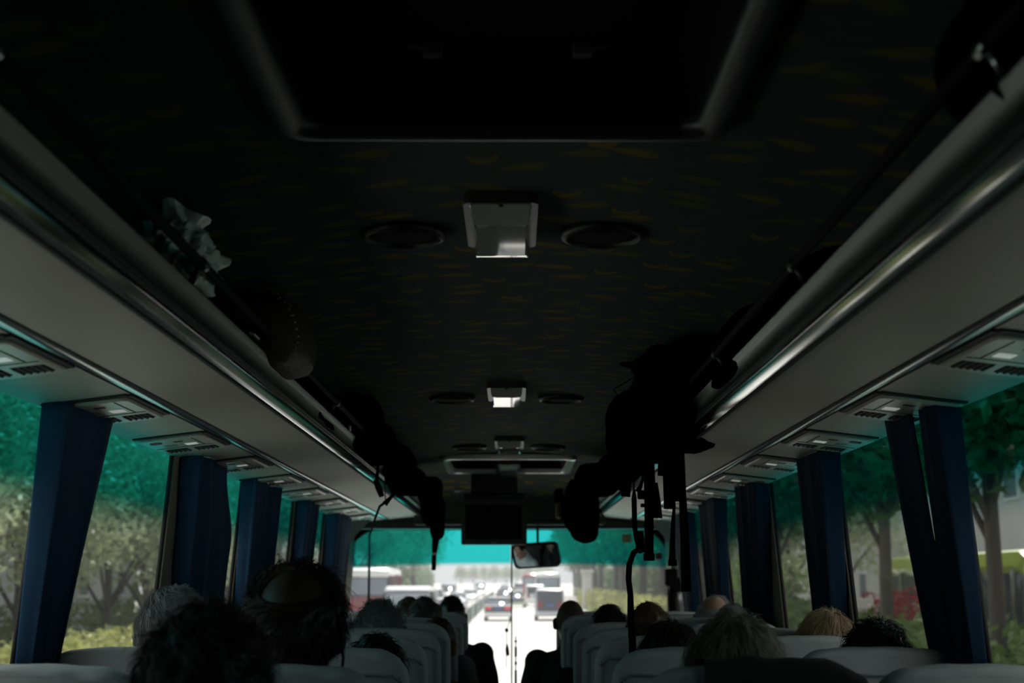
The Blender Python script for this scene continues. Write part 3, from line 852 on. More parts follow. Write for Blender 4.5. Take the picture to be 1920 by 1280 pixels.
def hair_bm(style, seed, n, thick=.014, fly=.0, sweep=.5):
    """hair cap plus separate strands around the skull, in the upright head's frame"""
    rnd = random.Random(seed)
    R = Vector((.0765, .098, .114))
    def front(az): return .5 + .5 * math.cos(az)                     # 1 towards the face, 0 at the nape
    def limits(az):
        f = front(az)
        a1 = 132 - 38 * min(1, f * 1.7) - (58 * max(0, (f - .60) / .40))   # polar angle where the scalp hair ends
        a0 = 0
        if style == 'balding': a0 = (64 - 14 * min(1, f * 2)) * (1 - min(1, max(0, (f - .42) / .2))); a1 = 138 - 45 * min(1, f * 1.6)
        if style == 'shaved': a0 = 0
        return math.radians(a0), math.radians(max(a1, a0 * 1.0 + 8))
    def hang(az):
        f = front(az)
        if style == 'bob': return .135 * max(0, min(1, (.80 - f) / .15))
        if style == 'long': return .27 * max(0, min(1, (.80 - f) / .15))
        return 0
    ph = [rnd.uniform(0, 6.28) for _ in range(4)]
    def P(az, t, off):
        a0, a1 = limits(az); hg = hang(az)
        d = Vector((math.sin(az), math.cos(az), 0))
        q_ = d * min(1, t * 1.6) + Vector((0, 0, 1 - t))
        lump = (.38 * noise.noise(q_ * 2.6 + Vector((ph[0], 0, 0))) + .40 * noise.noise(q_ * 7 + Vector((0, ph[1], 0)))) * thick
        if style == 'shaved': lump *= .3
        o = off + (lump if off > 0 else 0)
        if hg > 0:
            ts = .62
            if t <= ts:
                a = a0 + (PI / 2 + .15 - a0) * t / ts
                n = Vector((d.x * math.sin(a), d.y * math.sin(a), math.cos(a)))
                return HEADC + Vector((n.x * (R.x + o), n.y * (R.y + o), n.z * (R.z + o)))
            k = (t - ts) / (1 - ts)
            r = 1.0 + .16 * math.sin(k * PI * .55) * (1 if style == 'bob' else .6)
            return HEADC + Vector((d.x * (R.x + o) * r, d.y * (R.y + o) * r * .98, -.017 - hg * k))
        a = a0 + (a1 - a0) * t
        taper = min(1, (1 - t) / .22) if style != 'balding' else min(1, (1 - t) / .2) * min(1, (t + .05) / .25)
        oo = o * (.25 + .75 * max(0, taper)) if off > 0 else off
        n = Vector((d.x * math.sin(a), d.y * math.sin(a), math.cos(a)))
        return HEADC + Vector((n.x * (R.x + oo), n.y * (R.y + oo), n.z * (R.z + oo)))
    bm = NB()
    na, nt = 60, 18
    core = thick * (.62 if style != 'shaved' else 1)
    def shell(off, flip):
        vs = [[bm.verts.new(P(2 * PI * i / na, j / nt, off)) for j in range(nt + 1)] for i in range(na)]
        for i in range(na):
            for j in range(nt):
                q = (vs[i][j], vs[(i + 1) % na][j], vs[(i + 1) % na][j + 1], vs[i][j + 1])
                bm.faces.new(q[::-1] if flip else q)
        return vs
    A = shell(core, True); B = shell(-.004, False)
    for i in range(na): bm.faces.new((A[i][nt], A[(i + 1) % na][nt], B[(i + 1) % na][nt], B[i][nt]))
    if style == 'balding':
        for i in range(na): bm.faces.new((A[i][0], B[i][0], B[(i + 1) % na][0], A[(i + 1) % na][0]))
    sw = rnd.choice((-1, 1)) * sweep
    for _ in range(n):
        az = rnd.uniform(0, 2 * PI); t0 = rnd.random() ** .7 * .85
        hg = hang(az)
        ln = rnd.uniform(.16, .36) if hg == 0 else rnd.uniform(.25, .6)
        if style in ('bob', 'long'): drift = rnd.uniform(-.25, .25)
        else: drift = rnd.uniform(-.5, .5) + sw
        lift = rnd.random() ** 2 * .75 * thick
        wild = rnd.random() < fly
        cs, sn = math.cos(drift), math.sin(drift)
        pts, rs = [], []
        K = 5
        st = max(.22, math.sin(min(1, t0) * 1.9))
        for k in range(K + 1):
            q = k / K; t = min(1.0, t0 + ln * q * cs)
            o = core * (.7 + .3 * min(1, q * 3)) + (thick - core) * math.sin(q * PI * .8) * rnd_o(az, t0) + lift * q + .001 + (.03 * q * q * rnd.random() if wild else 0)
            pts.append(P(az + sn * q * ln / st * 1.3, t, o)); rs.append(.0012 * (1 - .75 * q))
        tube(bm, pts, rs, 3)
    return recalc(bm)
def rnd_o(az, t): return .6 + .4 * math.sin(az * 9 + t * 17) * math.sin(az * 4 - t * 7)
HM = {}
def hair_mat(name, col, rough=.45):
    if name not in HM: HM[name] = mat(name, col, rough, spec=.4, var=.45, vscale=25, stretch=(1, 1, .2))
    return HM[name]
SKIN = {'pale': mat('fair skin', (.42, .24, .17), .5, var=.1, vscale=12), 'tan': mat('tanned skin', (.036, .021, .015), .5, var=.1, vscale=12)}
def cloth(name, col): return mat(name, col, .9, var=.12, vscale=20, bump=.2, bscale=40)
PEOPLE = {}
def person(key, X, rowy, ztop, label, style, hcol, shirt, skin='pale', yaw=0, nod=0, tilt=0, n=150, thick=.014, fly=0, sweep=.5, hp=.195, lean=0, group='passengers seated in the coach'):
    """seated on the cushion of the seat whose back is at rowy"""
    s = (ztop - CUSH) / (.859 + thick * .8)
    X -= math.sin(lean) * .74 * s
    t = thing('person', label, 'person', (X, rowy + hp, CUSH - .02), group)
    t.scale = (s, s, s)
    if lean: t.rotation_euler.y = lean
    bd = link(bpy.data.objects.new('body', body_for(yaw, nod, tilt)), t)
    bd.data.materials.clear() if False else None
    if not bd.data.materials: bd.data.materials.append(SKIN[skin])
    bd.material_slots[0].link = 'OBJECT'; bd.material_slots[0].material = SKIN[skin]
    for nm, me, mt in (('shirt', SHIRT, shirt), ('trousers', TROUSERS, cloth('dark trousers', (.02, .022, .028)))):
        o = link(bpy.data.objects.new(nm, me), t)
        if not me.materials: me.materials.append(mt)
        o.material_slots[0].link = 'OBJECT'; o.material_slots[0].material = mt
    bm = hair_bm(style, hash(key) % 1000 if False else sum(map(ord, key)) * 7, n, thick, fly, sweep)
    bmesh.ops.transform(bm, matrix=head_rot(yaw, nod, tilt), verts=bm.verts[:])
    put('hair', bm, hcol, t, True, world=False)
    PEOPLE[key] = t
    return t
K1 = cloth('black jacket', (.012, .012, .013)); K2 = cloth('grey shirt', (.16, .17, .17)); K3 = cloth('white shirt', (.75, .77, .78)); K4 = cloth('brown jumper', (.07, .05, .03)); K5 = cloth('navy fleece', (.015, .02, .04))
GREY = hair_mat('grey hair', (.26, .27, .26)); SILVER = hair_mat('silver hair', (.38, .40, .39)); BLACKH = hair_mat('black hair', (.008, .007, .007), .28)
BROWN = hair_mat('brown hair', (.05, .03, .018)); REDB = hair_mat('reddish brown hair', (.11, .055, .025)); BLOND = hair_mat('blond hair', (.30, .22, .125)); ASH = hair_mat('ash blond hair', (.26, .23, .17)); DKBR = hair_mat('dark brown hair', (.022, .013, .009))
R = ROWY
person('graywindow', -.862, R[1], CZ + .014, 'grey-haired man at the driver-side window with one red-lit ear showing', 'short', SILVER, K2, lean=-.10, yaw=-.30, n=1800, thick=.015)
person('darkwhole', -.435, R[0] - .79, CZ - .018, 'dark-haired passenger in full silhouette, beside the bespectacled bald man', 'short', DKBR, K1, n=2200, thick=.030, fly=.06, sweep=.9)
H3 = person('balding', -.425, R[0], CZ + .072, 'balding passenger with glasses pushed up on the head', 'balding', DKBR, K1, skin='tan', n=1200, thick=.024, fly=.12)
person('shortdark', -.335, R[1], CZ - .10, 'low black-haired passenger peeking over an aisle seat, in front of the balding man', 'short', BLACKH, K1, n=300, thick=.02, nod=-.1, lean=.08)
person('thickgrey', -.475, R[3], CZ - .045, 'passenger with thick swept grey hair on a driver-side aisle seat', 'short', GREY, K2, n=1800, thick=.032, yaw=-.2, fly=.04, sweep=1.2)
person('leaning', -.295, R[4], CZ - .115, 'low brown-haired passenger beside the thick grey-haired one, leaning out', 'short', BROWN, K4, n=200, thick=.016, lean=.10)
person('greysided', -.40, R[5], CZ - .040, 'passenger with dark hair greying at the side, between the thick grey head and the windscreen', 'short', hair_mat('dark greying hair', (.07, .068, .06)), K2, n=300, thick=.018)
person('farbrown', -.53, R[6], CZ - .045, 'brown head half hidden behind the dark greying head', 'short', BROWN, K4, n=120, thick=.014)
person('frontblack', -.335, R[7] - .05, CZ - .045, 'black-haired passenger in a dark jacket at the aisle, closest to the windscreen', 'short', BLACKH, K1, n=150, thick=.016)
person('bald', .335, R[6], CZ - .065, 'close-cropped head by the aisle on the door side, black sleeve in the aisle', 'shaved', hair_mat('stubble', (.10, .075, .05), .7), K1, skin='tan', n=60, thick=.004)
person('blackcap', .435, R[4], CZ - .062, 'round jet-black head between the cropped head and the hanging hose', 'short', BLACKH, K1, n=150, thick=.016)
person('redcap', .53, R[3], CZ - .045, 'reddish-brown head behind the hanging hose', 'short', REDB, K4, n=200, thick=.014)
person('brownlow', .455, R[2], CZ - .098, 'lower brown head overlapping the reddish-brown one', 'bob', BROWN, K4, n=300, thick=.016)
person('darklong', .44, R[1], CZ - .075, 'long-haired dark brunette on an aisle seat, beside the ash blond bob', 'long', DKBR, K1, n=1200, thick=.02)
person('bob', .488, R[0], CZ - .045, 'passenger with an ash blond bob, largest head on the door side', 'bob', ASH, K1, n=2600, thick=.032, fly=.02)
person('hiddenlow', .905, R[0], CZ - .155, 'dark crown peeking just above a window seat beside the door-side curtain', 'short', DKBR, K1, n=150, thick=.016, lean=.03)
person('glossblack', .968, R[1], CZ - .060, 'glossy black-haired passenger at the door-side window', 'short', BLACKH, K1, n=1200, thick=.026, lean=.19)
person('streaky', 1.01, R[2], CZ - .040, 'blond-streaked long-haired passenger at the door-side window', 'long', BLOND, K2, n=1500, thick=.022, lean=.22)
person('greybald', .95, R[4], CZ - .045, 'grey-haired crown behind the ash blond bob, window seat', 'short', GREY, K2, n=200, thick=.013, lean=.20)
person('greytop', .97, R[5], CZ - .010, 'grey head with a pale bald patch, by the far door-side curtains', 'balding', GREY, K2, n=250, thick=.012, yaw=-.5, lean=.18)
DR = person('driver', -.62, 8.95, CZ - .30, 'driver in a white shirt behind the wheel', 'short', BLACKH, K3, n=80, hp=.3, group=None)
DR.location.z = CUSH - .12
# glasses pushed up on the balding head
g = thing('glasses', 'dark-framed glasses resting on top of the balding head', 'glasses', (0, 0, 0))
hp_ = H3.location + Vector((0, 0, 0)); hs = H3.scale.x
hc = hp_ + HEADC * hs
bm = NB()
for sg in (-1, 1):
    c = hc + Vector((sg * .031, .052, .097)); tube(bm, [c + Vector((.026 * math.cos(a), -.019 * math.sin(a), .009 * math.sin(a))) for a in [2 * PI * k / 16 for k in range(17)]], .0028, 6)
tube(bm, [hc + Vector((-.008, .056, .101)), hc + Vector((0, .058, .104)), hc + Vector((.008, .056, .101))], .0025, 6)
put('frame', bm, M_BLACK, g, True)
for sg in (-1, 1):
    bm = NB(); c = hc + Vector((sg * .031, .052, .097)); lathe(bm, [(.0005, .0), (.021, .001), (.0005, .002)], c, 16, M=Matrix.Rotation(-.44, 3, 'X')); put('lens', bm, M_SCREEN, g)
    bm = NB(); tube(bm, [hc + Vector((sg * .056, .050, .096)), hc + Vector((sg * .080, .0, .085)), hc + Vector((sg * .098, -.045, .050)), hc + Vector((sg * .096, -.06, .036))], .0025, 6); put('temple', bm, M_BLACK, g, True)
bm = NB(); tube(bm, [hc + Vector((.096, -.06, .036)), hc + Vector((.112, -.07, -.05)), hc + Vector((.105, -.08, -.14)), hc + Vector((.085, -.09, -.20))], .003, 6); put('cord', bm, M_STRAP, g, True)
# dark jacket over the aisle seat in front of the ash blond passenger's seat back
bm = NB()
def jk(u, v, o):
    x = .395 + .315 * u; q = (v * 2 - 1) * .42
    nz = noise.noise(Vector((u * 5, v * 6, 3)))
    if abs(q) < .068: y, z = q, STOP + .020 - .010 * (abs(q) / .068) ** 3
    else: y, z = math.copysign(.070, q), STOP + .010 - (abs(q) - .068)
    z -= .035 * max(0, u - .7) ** 2 / .09
    return (x + .01 * nz, R[0] + .05 + y + math.copysign(o, q) + .13 * max(0, STOP - z) / .72 + .006 * nz, z + .008 * nz + (o if abs(q) < .068 else 0))
A = grid(bm, 20, 24, lambda u, v: jk(u, v, .006)); B = grid(bm, 20, 24, lambda u, v: jk(u, v, 0))
tag(put('jacket', recalc(bm), K1, None, True), 'black jacket draped over the aisle seat behind the ash blond bob', 'jacket')

# ------------------------------------------------------------------ monitor, mirror, wiper and small things at the front
def monitor():
    Y = 9.25
    a = at(865, 936, Y); b = at(988, 1021, Y)
    t = thing('television', 'dark television screen hanging from the ceiling above the windscreen', 'television', ((a.x + b.x) / 2, Y, a.z))
    x0, x1, z0, z1 = a.x, b.x, b.z, a.z
    bm = NB(); ring_plate(bm, rrect(x0, x1, z0, z1, .012, 3), rrect(x0 + .026, x1 - .032, z0 + .034, z1 - .03, .006, 3), Y, Y + .04); put('casing', recalc(bm), M_DARKGREY, t)
    bm = NB(); box(bm, x0 + .02, x1 - .02, Y + .012, Y + .018, z0 + .03, z1 - .02); put('screen', bm, M_SCREEN, t)
    bm = NB(); box(bm, x0 + .015, x1 - .015, Y + .038, Y + .10, z0 + .015, z1 - .01, .02); put('back_shell', bm, M_BLACK, t)
    bm = NB(); box(bm, (x0 + x1) / 2 - .02, (x0 + x1) / 2 + .02, Y - .004, Y + .002, z0 + .010, z0 + .019, .002); put('button_strip', bm, M_GREYBTN, t)
    zc = roof(0, Y + .12)
    bm = NB(); box(bm, x0 + .01, x1 - .01, Y + .01, Y + .30, z1 - .005, z1 + .04, .012); box(bm, x0 + .06, x1 - .06, Y + .04, Y + .26, z1 + .035, zc + .01, .01); put('mount', bm, M_BLACK, t)
    bm = NB(); p = at(857, 918, Y + .05); box(bm, p.x - .015, p.x + .02, Y + .03, Y + .07, p.z - .012, p.z + .016, .004); box(bm, p.x - .004, x0 + .08, Y + .04, Y + .06, p.z - .004, p.z + .006); put('catch', bm, M_GREYBTN, t)
monitor()
MIRROR_AIM = Vector((.24, 0, .02))
def rear_mirror():
    Mv = at(1005, 1041, 9.75); cm = Vector((CAMX, 0, CZ)); dv = DR.location + Vector((-.02, 0, .50)) + MIRROR_AIM
    n = ((cm - Mv).normalized() + (dv - Mv).normalized()).normalized()
    t = thing('interior_mirror', 'rounded rectangular interior mirror hanging beside the television', 'mirror', Mv)
    zx = Vector((0, 0, 1)); xa = n.cross(zx).normalized() * -1; xa = -n.cross(zx).normalized(); za = xa.cross(n).normalized()
    if za.z < 0: za = -za
    R3 = Matrix((xa, -n, za)).transposed()
    R3 = R3 @ Matrix.Rotation(math.radians(-3), 3, 'Y')
    hw, hh = .168, .086
    bm = NB(); o = rrect(-hw, hw, -hh, hh, .035, 6); i = rrect(-hw + .010, hw - .010, -hh + .010, hh - .010, .028, 6)
    ring_plate(bm, o, i, -.012, .02)
    box(bm, -hw + .01, hw - .01, .012, .024, -hh + .01, hh - .01)
    for v in bm.verts: v.co = R3 @ v.co
    put('frame', recalc(bm), M_BLACK, t, world=False)
    bm = NB()
    grid(bm, 12, 8, lambda u, v: R3 @ Vector(((u - .5) * 2 * (hw - .008), -.004 - .0035 * (1 - ((u - .5) * 2) ** 2), (v - .5) * 2 * (hh - .008))))
    put('glass', recalc(bm), M_MIRROR, t, True, world=False)
    top = at(1008, 988, 9.98)
    bm = NB(); tube(bm, [Vector((0, .02, 0)), Vector((top.x - Mv.x, top.y - Mv.y - .04, .10)), Vector((top.x - Mv.x, top.y - Mv.y, top.z - Mv.z + .03))], .009, 8); put('stem', bm, M_BLACK, t, True, world=False)
rear_mirror()
# wipers: one arm parked upright at the driver side, one blade and a hanging tassel by the centre seal
Yw = 10.42
bm = NB(); a = at(693, 1000, Yw); b = at(691, 1150, Yw); tube(bm, [a, (a + b) / 2, b, b + Vector((.02, 0, -.35))], .010, 6)
tag(put('wiper', bm, M_BLACK, None, True), 'thin upright black wiper arm near the driver-side edge of the windscreen', 'wiper')
t = thing('wiper', 'black and silver wiper blade parked upright beside the windscreen centre seal', 'wiper', at(967, 1290, Yw))
bm = NB(); tube(bm, [at(967, 1192, Yw), at(967, 1240, Yw), at(966.5, 1420, Yw)], .006, 6); put('arm', bm, mat('silver paint', (.5, .5, .5), .4), t, True)
for y0, y1 in ((1200, 1204), (1212, 1231), (1240, 1246), (1256, 1290)):
    bm = NB(); tube(bm, [at(967, y0, Yw - .012), at(967, y1, Yw - .012)], .011, 6); put('blade', bm, M_BLACK, t, True)
t = thing('hanging_tassel', 'small dark tassel hanging on a string in the middle of the windscreen', 'ornament', at(950, 1178, 10.2))
bm = NB(); ellipsoid(bm, at(950, 1181, 10.2), (.014, .014, .016), u=12, v=8); put('bead', bm, M_BLACK, t, True)
bm = NB(); tube(bm, [at(958, 1160, 10.25), at(950, 1178, 10.2), at(950, 1208, 10.2), at(949, 1250, 10.2)], .0035, 6); put('string', bm, M_DARKGREY, t, True)
bm = NB(); tube(bm, [at(950.5, 1207, 10.2), at(951, 1218, 10.2), at(952, 1229, 10.2)], [.006, .014, .013], 8); put('tassel', bm, M_BLACK, t, True)
for (p0, p1, col, la) in (((1166, 1001), (1184, 1017), (.35, .38, .16), 'pale square sticker in the tinted band of the windscreen'), ((1229, 1036), (1241, 1048), (.30, .10, .08), 'small reddish sticker near the door-side corner of the windscreen')):
    a, b = at(*p0, 10.335), at(*p1, 10.335)
    bm = NB(); box(bm, a.x, b.x, 10.333, 10.336, b.z, a.z)
    tag(put('sticker', bm, mat(la, col, .6)), la, 'sticker')
t = thing('pole_box', 'black box-shaped device on a dark post at the door-side end of the windscreen', 'device', at(1262, 1240, 9.7))
a, b = at(1247, 1066, 9.7), at(1270, 1099, 9.7)
bm = NB(); box(bm, a.x, b.x, 9.66, 9.76, b.z, a.z, .015); c = at(1278, 1110, 9.7); box(bm, b.x - .03, c.x, 9.67, 9.75, c.z, b.z + .06, .012); put('housing', bm, M_VOID, t)
bm = NB(); tube(bm, [at(1263, 1095, 9.72), at(1261, 1130, 9.72), at(1261, 1180, 9.72), at(1261, 1400, 9.72)], .026, 8); put('post', bm, M_VOID, t, True)

# ------------------------------------------------------------------ luggage
def blob(bm, c, r, e=.55, seed=0, amp=.03, n=28, mi=0, rot=None):
    """rounded-box bag shape with soft lumps"""
    g = bmesh.ops.create_uvsphere(bm, u_segments=n, v_segments=n * 2 // 3, radius=1)
    for q in g['verts']:
        p = q.co.copy()
        k = (abs(p.x) ** (2 / e) + abs(p.y) ** (2 / e) + abs(p.z) ** (2 / e)) ** (-e / 2)
        p *= k
        p *= 1 + amp * 3 * noise.noise(p * 1.7 + Vector((seed, seed * .3, 0))) + amp * noise.noise(p * 5 + Vector((0, seed, 0)))
        p = Vector((p.x * r[0], p.y * r[1], p.z * r[2]))
        if rot is not None: p = rot @ p
        q.co = p + Vector(c)
    for f in {f for q in g['verts'] for f in q.link_faces}: f.material_index = mi
Zr = lambda h: CZ + h
# crumpled white plastic bag
M_PLASTIC = mat('white plastic film', (.62, .64, .63), .35, bump=.2, bscale=30)
t = thing('plastic_bag', 'crumpled white plastic bag behind the driver-side rack rail', 'bag', (-.66, 2.85, Zr(.56)))
bm = NB(); g_ = bmesh.ops.create_icosphere(bm, subdivisions=5, radius=1)
for q in g_['verts']:
    p = q.co.copy(); r1 = abs(noise.noise(p * 2.3)) * .5 + abs(noise.noise(p * 5 + Vector((4, 1, 2)))) * .22 + abs(noise.noise(p * 11)) * .08
    p = p * (.72 + r1); q.co = Vector((-.655 + p.x * .085, 2.83 + p.y * .17, Zr(.645) + p.z * .088))
put('bag_body', bm, M_PLASTIC, t, True, angle=25)
bm = NB()
def kn(u, v):
    a = 2 * PI * u; r = .018 + .05 * v ** 1.5 + .012 * math.sin(a * 5 + v * 4) * v
    return (-.64 + r * math.cos(a) * .7, 2.80 + r * math.sin(a) * 1.4, Zr(.690) + .045 * v + .010 * math.sin(a * 3) * v)
grid(bm, 30, 8, kn); put('knotted_top', bm, M_PLASTIC, t, True, angle=30)
# brown woven bag with studs along the zip
t = thing('woven_bag', 'brown woven bag with a studded zip lying on the driver-side rack', 'bag', (-.62, 3.75, Zr(.56)))
M_WOVEN = mat('brown woven leather', (.040, .027, .009), .6, spec=.25, var=.4, vscale=60, bump=.7, bscale=120)
bm = NB(); blob(bm, (-.635, 3.78, Zr(.652)), (.115, .28, .092), .6, 3, .02); put('bag_body', bm, M_WOVEN, t, True)
bm = NB()
zp = [(-.60, 3.55, Zr(.735)), (-.565, 3.56, Zr(.710)), (-.540, 3.58, Zr(.670)), (-.530, 3.60, Zr(.625)), (-.545, 3.62, Zr(.590))]
tube(bm, zp, .004, 6); put('zip', bm, M_BLACK, t, True)
bm = NB()
for k in range(22):
    q = k / 21 * 3.999; i = int(q); f = q - i; p = Vector(zp[i]).lerp(Vector(zp[i + 1]), f)
    ellipsoid(bm, p + Vector((.008, -.004, .004 * (-1) ** k)), (.003, .003, .003), u=6, v=4)
put('stud', bm, mat('pale studs', (.5, .45, .3), .3, metal=.7), t, True)
bm = NB(); tube(bm, [(-.63, 3.52, Zr(.70)), (-.60, 3.50, Zr(.745)), (-.56, 3.54, Zr(.735)), (-.545, 3.60, Zr(.70))], .008, 8); put('handle', bm, M_WOVEN, t, True)
# small paper or ticket edge tucked by the rail
bm = NB(); box(bm, -.600, -.586, 3.33, 3.40, Zr(.585), Zr(.590), rot=Matrix.Rotation(.3, 3, 'Y')); tag(put('paper_slip', bm, mat('white paper', (.6, .6, .55), .7)), 'pale paper slip tucked under the driver-side hand rail beside the woven bag', 'paper')

def pack(name, label, cat, items, mt=M_BAGBLACK, base=None, group=None):
    t = thing(name, label, cat, base or items[0][0], group)
    for k, (c, r, e, sd) in enumerate(items):
        bm = NB(); blob(bm, c, r, e, sd, .03); put('bag_body' if k == 0 else 'pocket', bm, mt, t, True)
    return t
def strap(t, pts, wd, name='strap'):
    bm = NB(); ribbon(bm, pts, wd); return put(name, bm, M_STRAP, t)
# driver side, along the rack
pack('duffel_bag', 'black duffel bag low on the driver-side rack beyond the woven bag', 'bag', [((-.70, 4.9, Zr(.60)), (.09, .5, .09), .5, 5)], base=(-.70, 4.9, Zr(.49)))
t = pack('backpack', 'black backpack on the driver-side rack with loops hanging over the shiny rail', 'backpack', [((-.66, 5.95, Zr(.655)), (.14, .34, .125), .6, 7), ((-.585, 6.35, Zr(.615)), (.085, .26, .085), .6, 8)], base=(-.66, 5.95, Zr(.51)))
D = 6.28
strap(t, [at(709, 866, D), at(708, 884, D), at(706, 902, D)], .014)
strap(t, [at(704, 899, D - .01), at(710, 914, D - .01), at(716, 931, D - .01)], [.022, .030, .022], 'buckle')
strap(t, [at(724, 868, D), at(731, 892, D), at(738, 912, D), at(741, 927, D)], [.03, .032, .035, .035])
strap(t, [at(741, 924, D), at(731, 934, D), at(721, 945, D)], [.012, .016, .026])
bm = NB(); tube(bm, [at(720, 868, D), at(722, 890, D), at(721, 912, D), at(723, 938, D)], .0025, 6); put('cord', bm, M_STRAP, t, True)
bm = NB(); tube(bm, [at(719, 944, D), at(712, 949, D + .2), at(704, 970, D + .6), at(698, 990, D + 1.2), at(694, 1000, D + 1.8)], .006, 6); put('cable', bm, M_STRAP, t, True)
bm = NB(); box(bm, -.602, -.594, 5.42, 5.445, Zr(.578), Zr(.60), .002); put('tag', bm, mat('white tag', (.8, .8, .8), .4), t, label='tiny white tag')
pack('soft_bag', 'black soft bag on the driver-side rack between the backpack and the hanging bundle', 'bag', [((-.60, 7.4, Zr(.60)), (.12, .45, .10), .6, 11), ((-.56, 8.0, Zr(.565)), (.10, .35, .07), .6, 12)], base=(-.60, 7.4, Zr(.50)))
t = pack('hanging_bag', 'black bundle hanging off the front of the driver-side rack with a long dangling strap', 'bag', [(at(812, 955, 8.9), (.075, .10, .10), .7, 15), (at(806, 920, 8.75), (.075, .22, .085), .6, 16), (at(820, 985, 8.9), (.045, .05, .085), .7, 17)])
strap(t, [at(818, 985, 8.9), at(817, 1012, 8.9), at(814, 1040, 8.9), at(813, 1069, 8.9)], [.055, .045, .03, .028])
strap(t, [at(802, 935, 8.85), at(803, 960, 8.85), at(804, 978, 8.85)], .012)
bm = NB(); p = at(815, 1038, 8.89); box(bm, p.x - .016, p.x + .010, 8.88, 8.886, p.z - .008, p.z + .008); put('tag', bm, mat('pale tag', (.45, .42, .38), .5), t, label='small pale tag')
# door side
t = pack('duffel_bag', 'big black bag with a key ring on the door-side rack behind the hand rail', 'bag', [((.725, 3.25, Zr(.600)), (.105, .55, .092), .55, 21), ((.690, 3.85, Zr(.625)), (.10, .40, .095), .55, 22)], base=(.70, 3.25, Zr(.50)))
bm = NB(); c = at(1449, 549, 3.02); tube(bm, [c + Vector((.013 * math.cos(a), .004 * math.sin(a), .015 * math.sin(a))) for a in [2 * PI * k / 20 for k in range(21)]], .0016, 6); put('key_ring', bm, mat('ring metal', (.5, .5, .48), .3, metal=1), t, True)
t = pack('rucksack', 'large black rucksack leaning out of the door-side rack with straps hanging down', 'backpack', [((.60, 4.9, Zr(.60)), (.165, .42, .145), .6, 25), ((.50, 5.15, Zr(.56)), (.13, .30, .125), .6, 26), ((.535, 4.55, Zr(.665)), (.10, .28, .085), .6, 27)], base=(.60, 4.9, Zr(.46)))
D = 4.72
def wall_strap(pts, name='strap'):
    strap(t, [at(x, y, D + o) for x, y, wpx, o in pts], [wpx / FPX * D for x, y, wpx, o in pts], name)
wall_strap([(1172, 840, 20, .2), (1176, 872, 19, .2), (1175, 905, 18, .2), (1173, 931, 18, .2)])
wall_strap([(1216, 800, 24, 0), (1217, 850, 19, 0), (1218, 905, 21, 0), (1217, 960, 17, 0), (1217, 1046, 17, 0)])
wall_strap([(1225, 905, 16, .03), (1229, 940, 20, .03), (1229, 971, 26, .03)], 'strap')
bm = NB(); a = at(1217, 1043, D); box(bm, a.x - .018, a.x + .018, D - .01, D + .006, a.z - .014, a.z + .010, .003); put('buckle', bm, M_STRAP, t)
bm = NB(); a = at(1203, 936, D)
box(bm, a.x - .014, a.x + .016, D - .012, D, a.z + .0, a.z + .03, .004); box(bm, a.x - .004, a.x + .014, D - .012, D, a.z - .026, a.z - .014, .003); put('buckle', bm, M_STRAP, t)
bm = NB(); tube(bm, [at(1202, 862, D), at(1197, 868, D), at(1199, 877, D), at(1205, 884, D), at(1205, 898, D), at(1201, 912, D), at(1195, 922, D)], [.004, .007, .007, .004, .004, .007, .010], 8); put('loop', bm, M_STRAP, t, True)
wall_strap([(1240, 770, 30, -.05), (1248, 830, 22, -.05), (1254, 890, 22, -.05), (1256, 954, 22, -.05)])
wall_strap([(1264, 800, 20, .02), (1270, 870, 18, .02), (1272, 940, 17, .02)])
wall_strap([(1264, 950, 5, .02), (1262, 980, 8, .02), (1261, 1020, 10, .02), (1260, 1056, 13, .02)])
bm = NB(); a = at(1261, 1055, D); box(bm, a.x - .014, a.x + .014, D - .008, D + .008, a.z - .010, a.z + .010, .002); put('buckle', bm, M_STRAP, t)
wall_strap([(1272, 770, 22, .08), (1276, 850, 15, .08), (1280, 930, 14, .08), (1284, 1010, 17, .08), (1287, 1109, 19, .08)])
wall_strap([(1302, 740, 20, -.1), (1299, 780, 17, -.1), (1300, 842, 18, -.1)])
wall_strap([(1280, 740, 14, -.1), (1283, 800, 15, -.1), (1284, 832, 14, -.1)])
wall_strap([(1238, 800, 14, .1), (1239, 850, 10, .1), (1238, 892, 10, .1)])
hz = NB(); tube(hz, [at(1186, 860, 4.6), at(1188, 900, 4.58), at(1190, 925, 4.55)], .0022, 8)
tube(hz, [at(1189, 915, 4.56), at(1189, 935, 4.54), at(1190, 985, 4.5), at(1193, 1010, 4.48), at(1198, 1026, 4.46)], [.003, .0085, .008, .007, .008], 8)
tube(hz, [at(1199, 1028, 4.46), at(1188, 1036, 4.44), at(1180, 1058, 4.42), at(1178.5, 1085, 4.40), at(1182, 1115, 4.38), at(1183, 1160, 4.36), at(1186, 1205, 4.34), at(1186, 1255, 4.32)], [.008, .0085, .009, .009, .009, .011, .011, .011], 10); put('hose', hz, M_STRAP, t, True, label='thin black drinking hose')
bm = NB(); tube(bm, [at(1201, 995, 4.46), at(1201, 1010, 4.46), at(1200, 1025, 4.46), at(1204, 1036, 4.46)], [.009, .012, .014, .010], 8); put('mouthpiece', bm, M_STRAP, t, True)
bm = NB(); tube(bm, [at(1190, 706, 5.0), at(1170, 718, 5.0), at(1150, 730, 5.0), at(1165, 750, 5.0), at(1182, 770, 5.0)], .0022, 6); put('cord', bm, M_STRAP, t, True)
t = thing('cap', 'black cap with its peak pointing into the aisle, on top of the big rucksack', 'cap', at(1215, 690, 4.95))
bm = NB(); ellipsoid(bm, at(1222, 690, 4.95), (.075, .075, .045)); put('crown', bm, M_BAGNAVY, t, True)
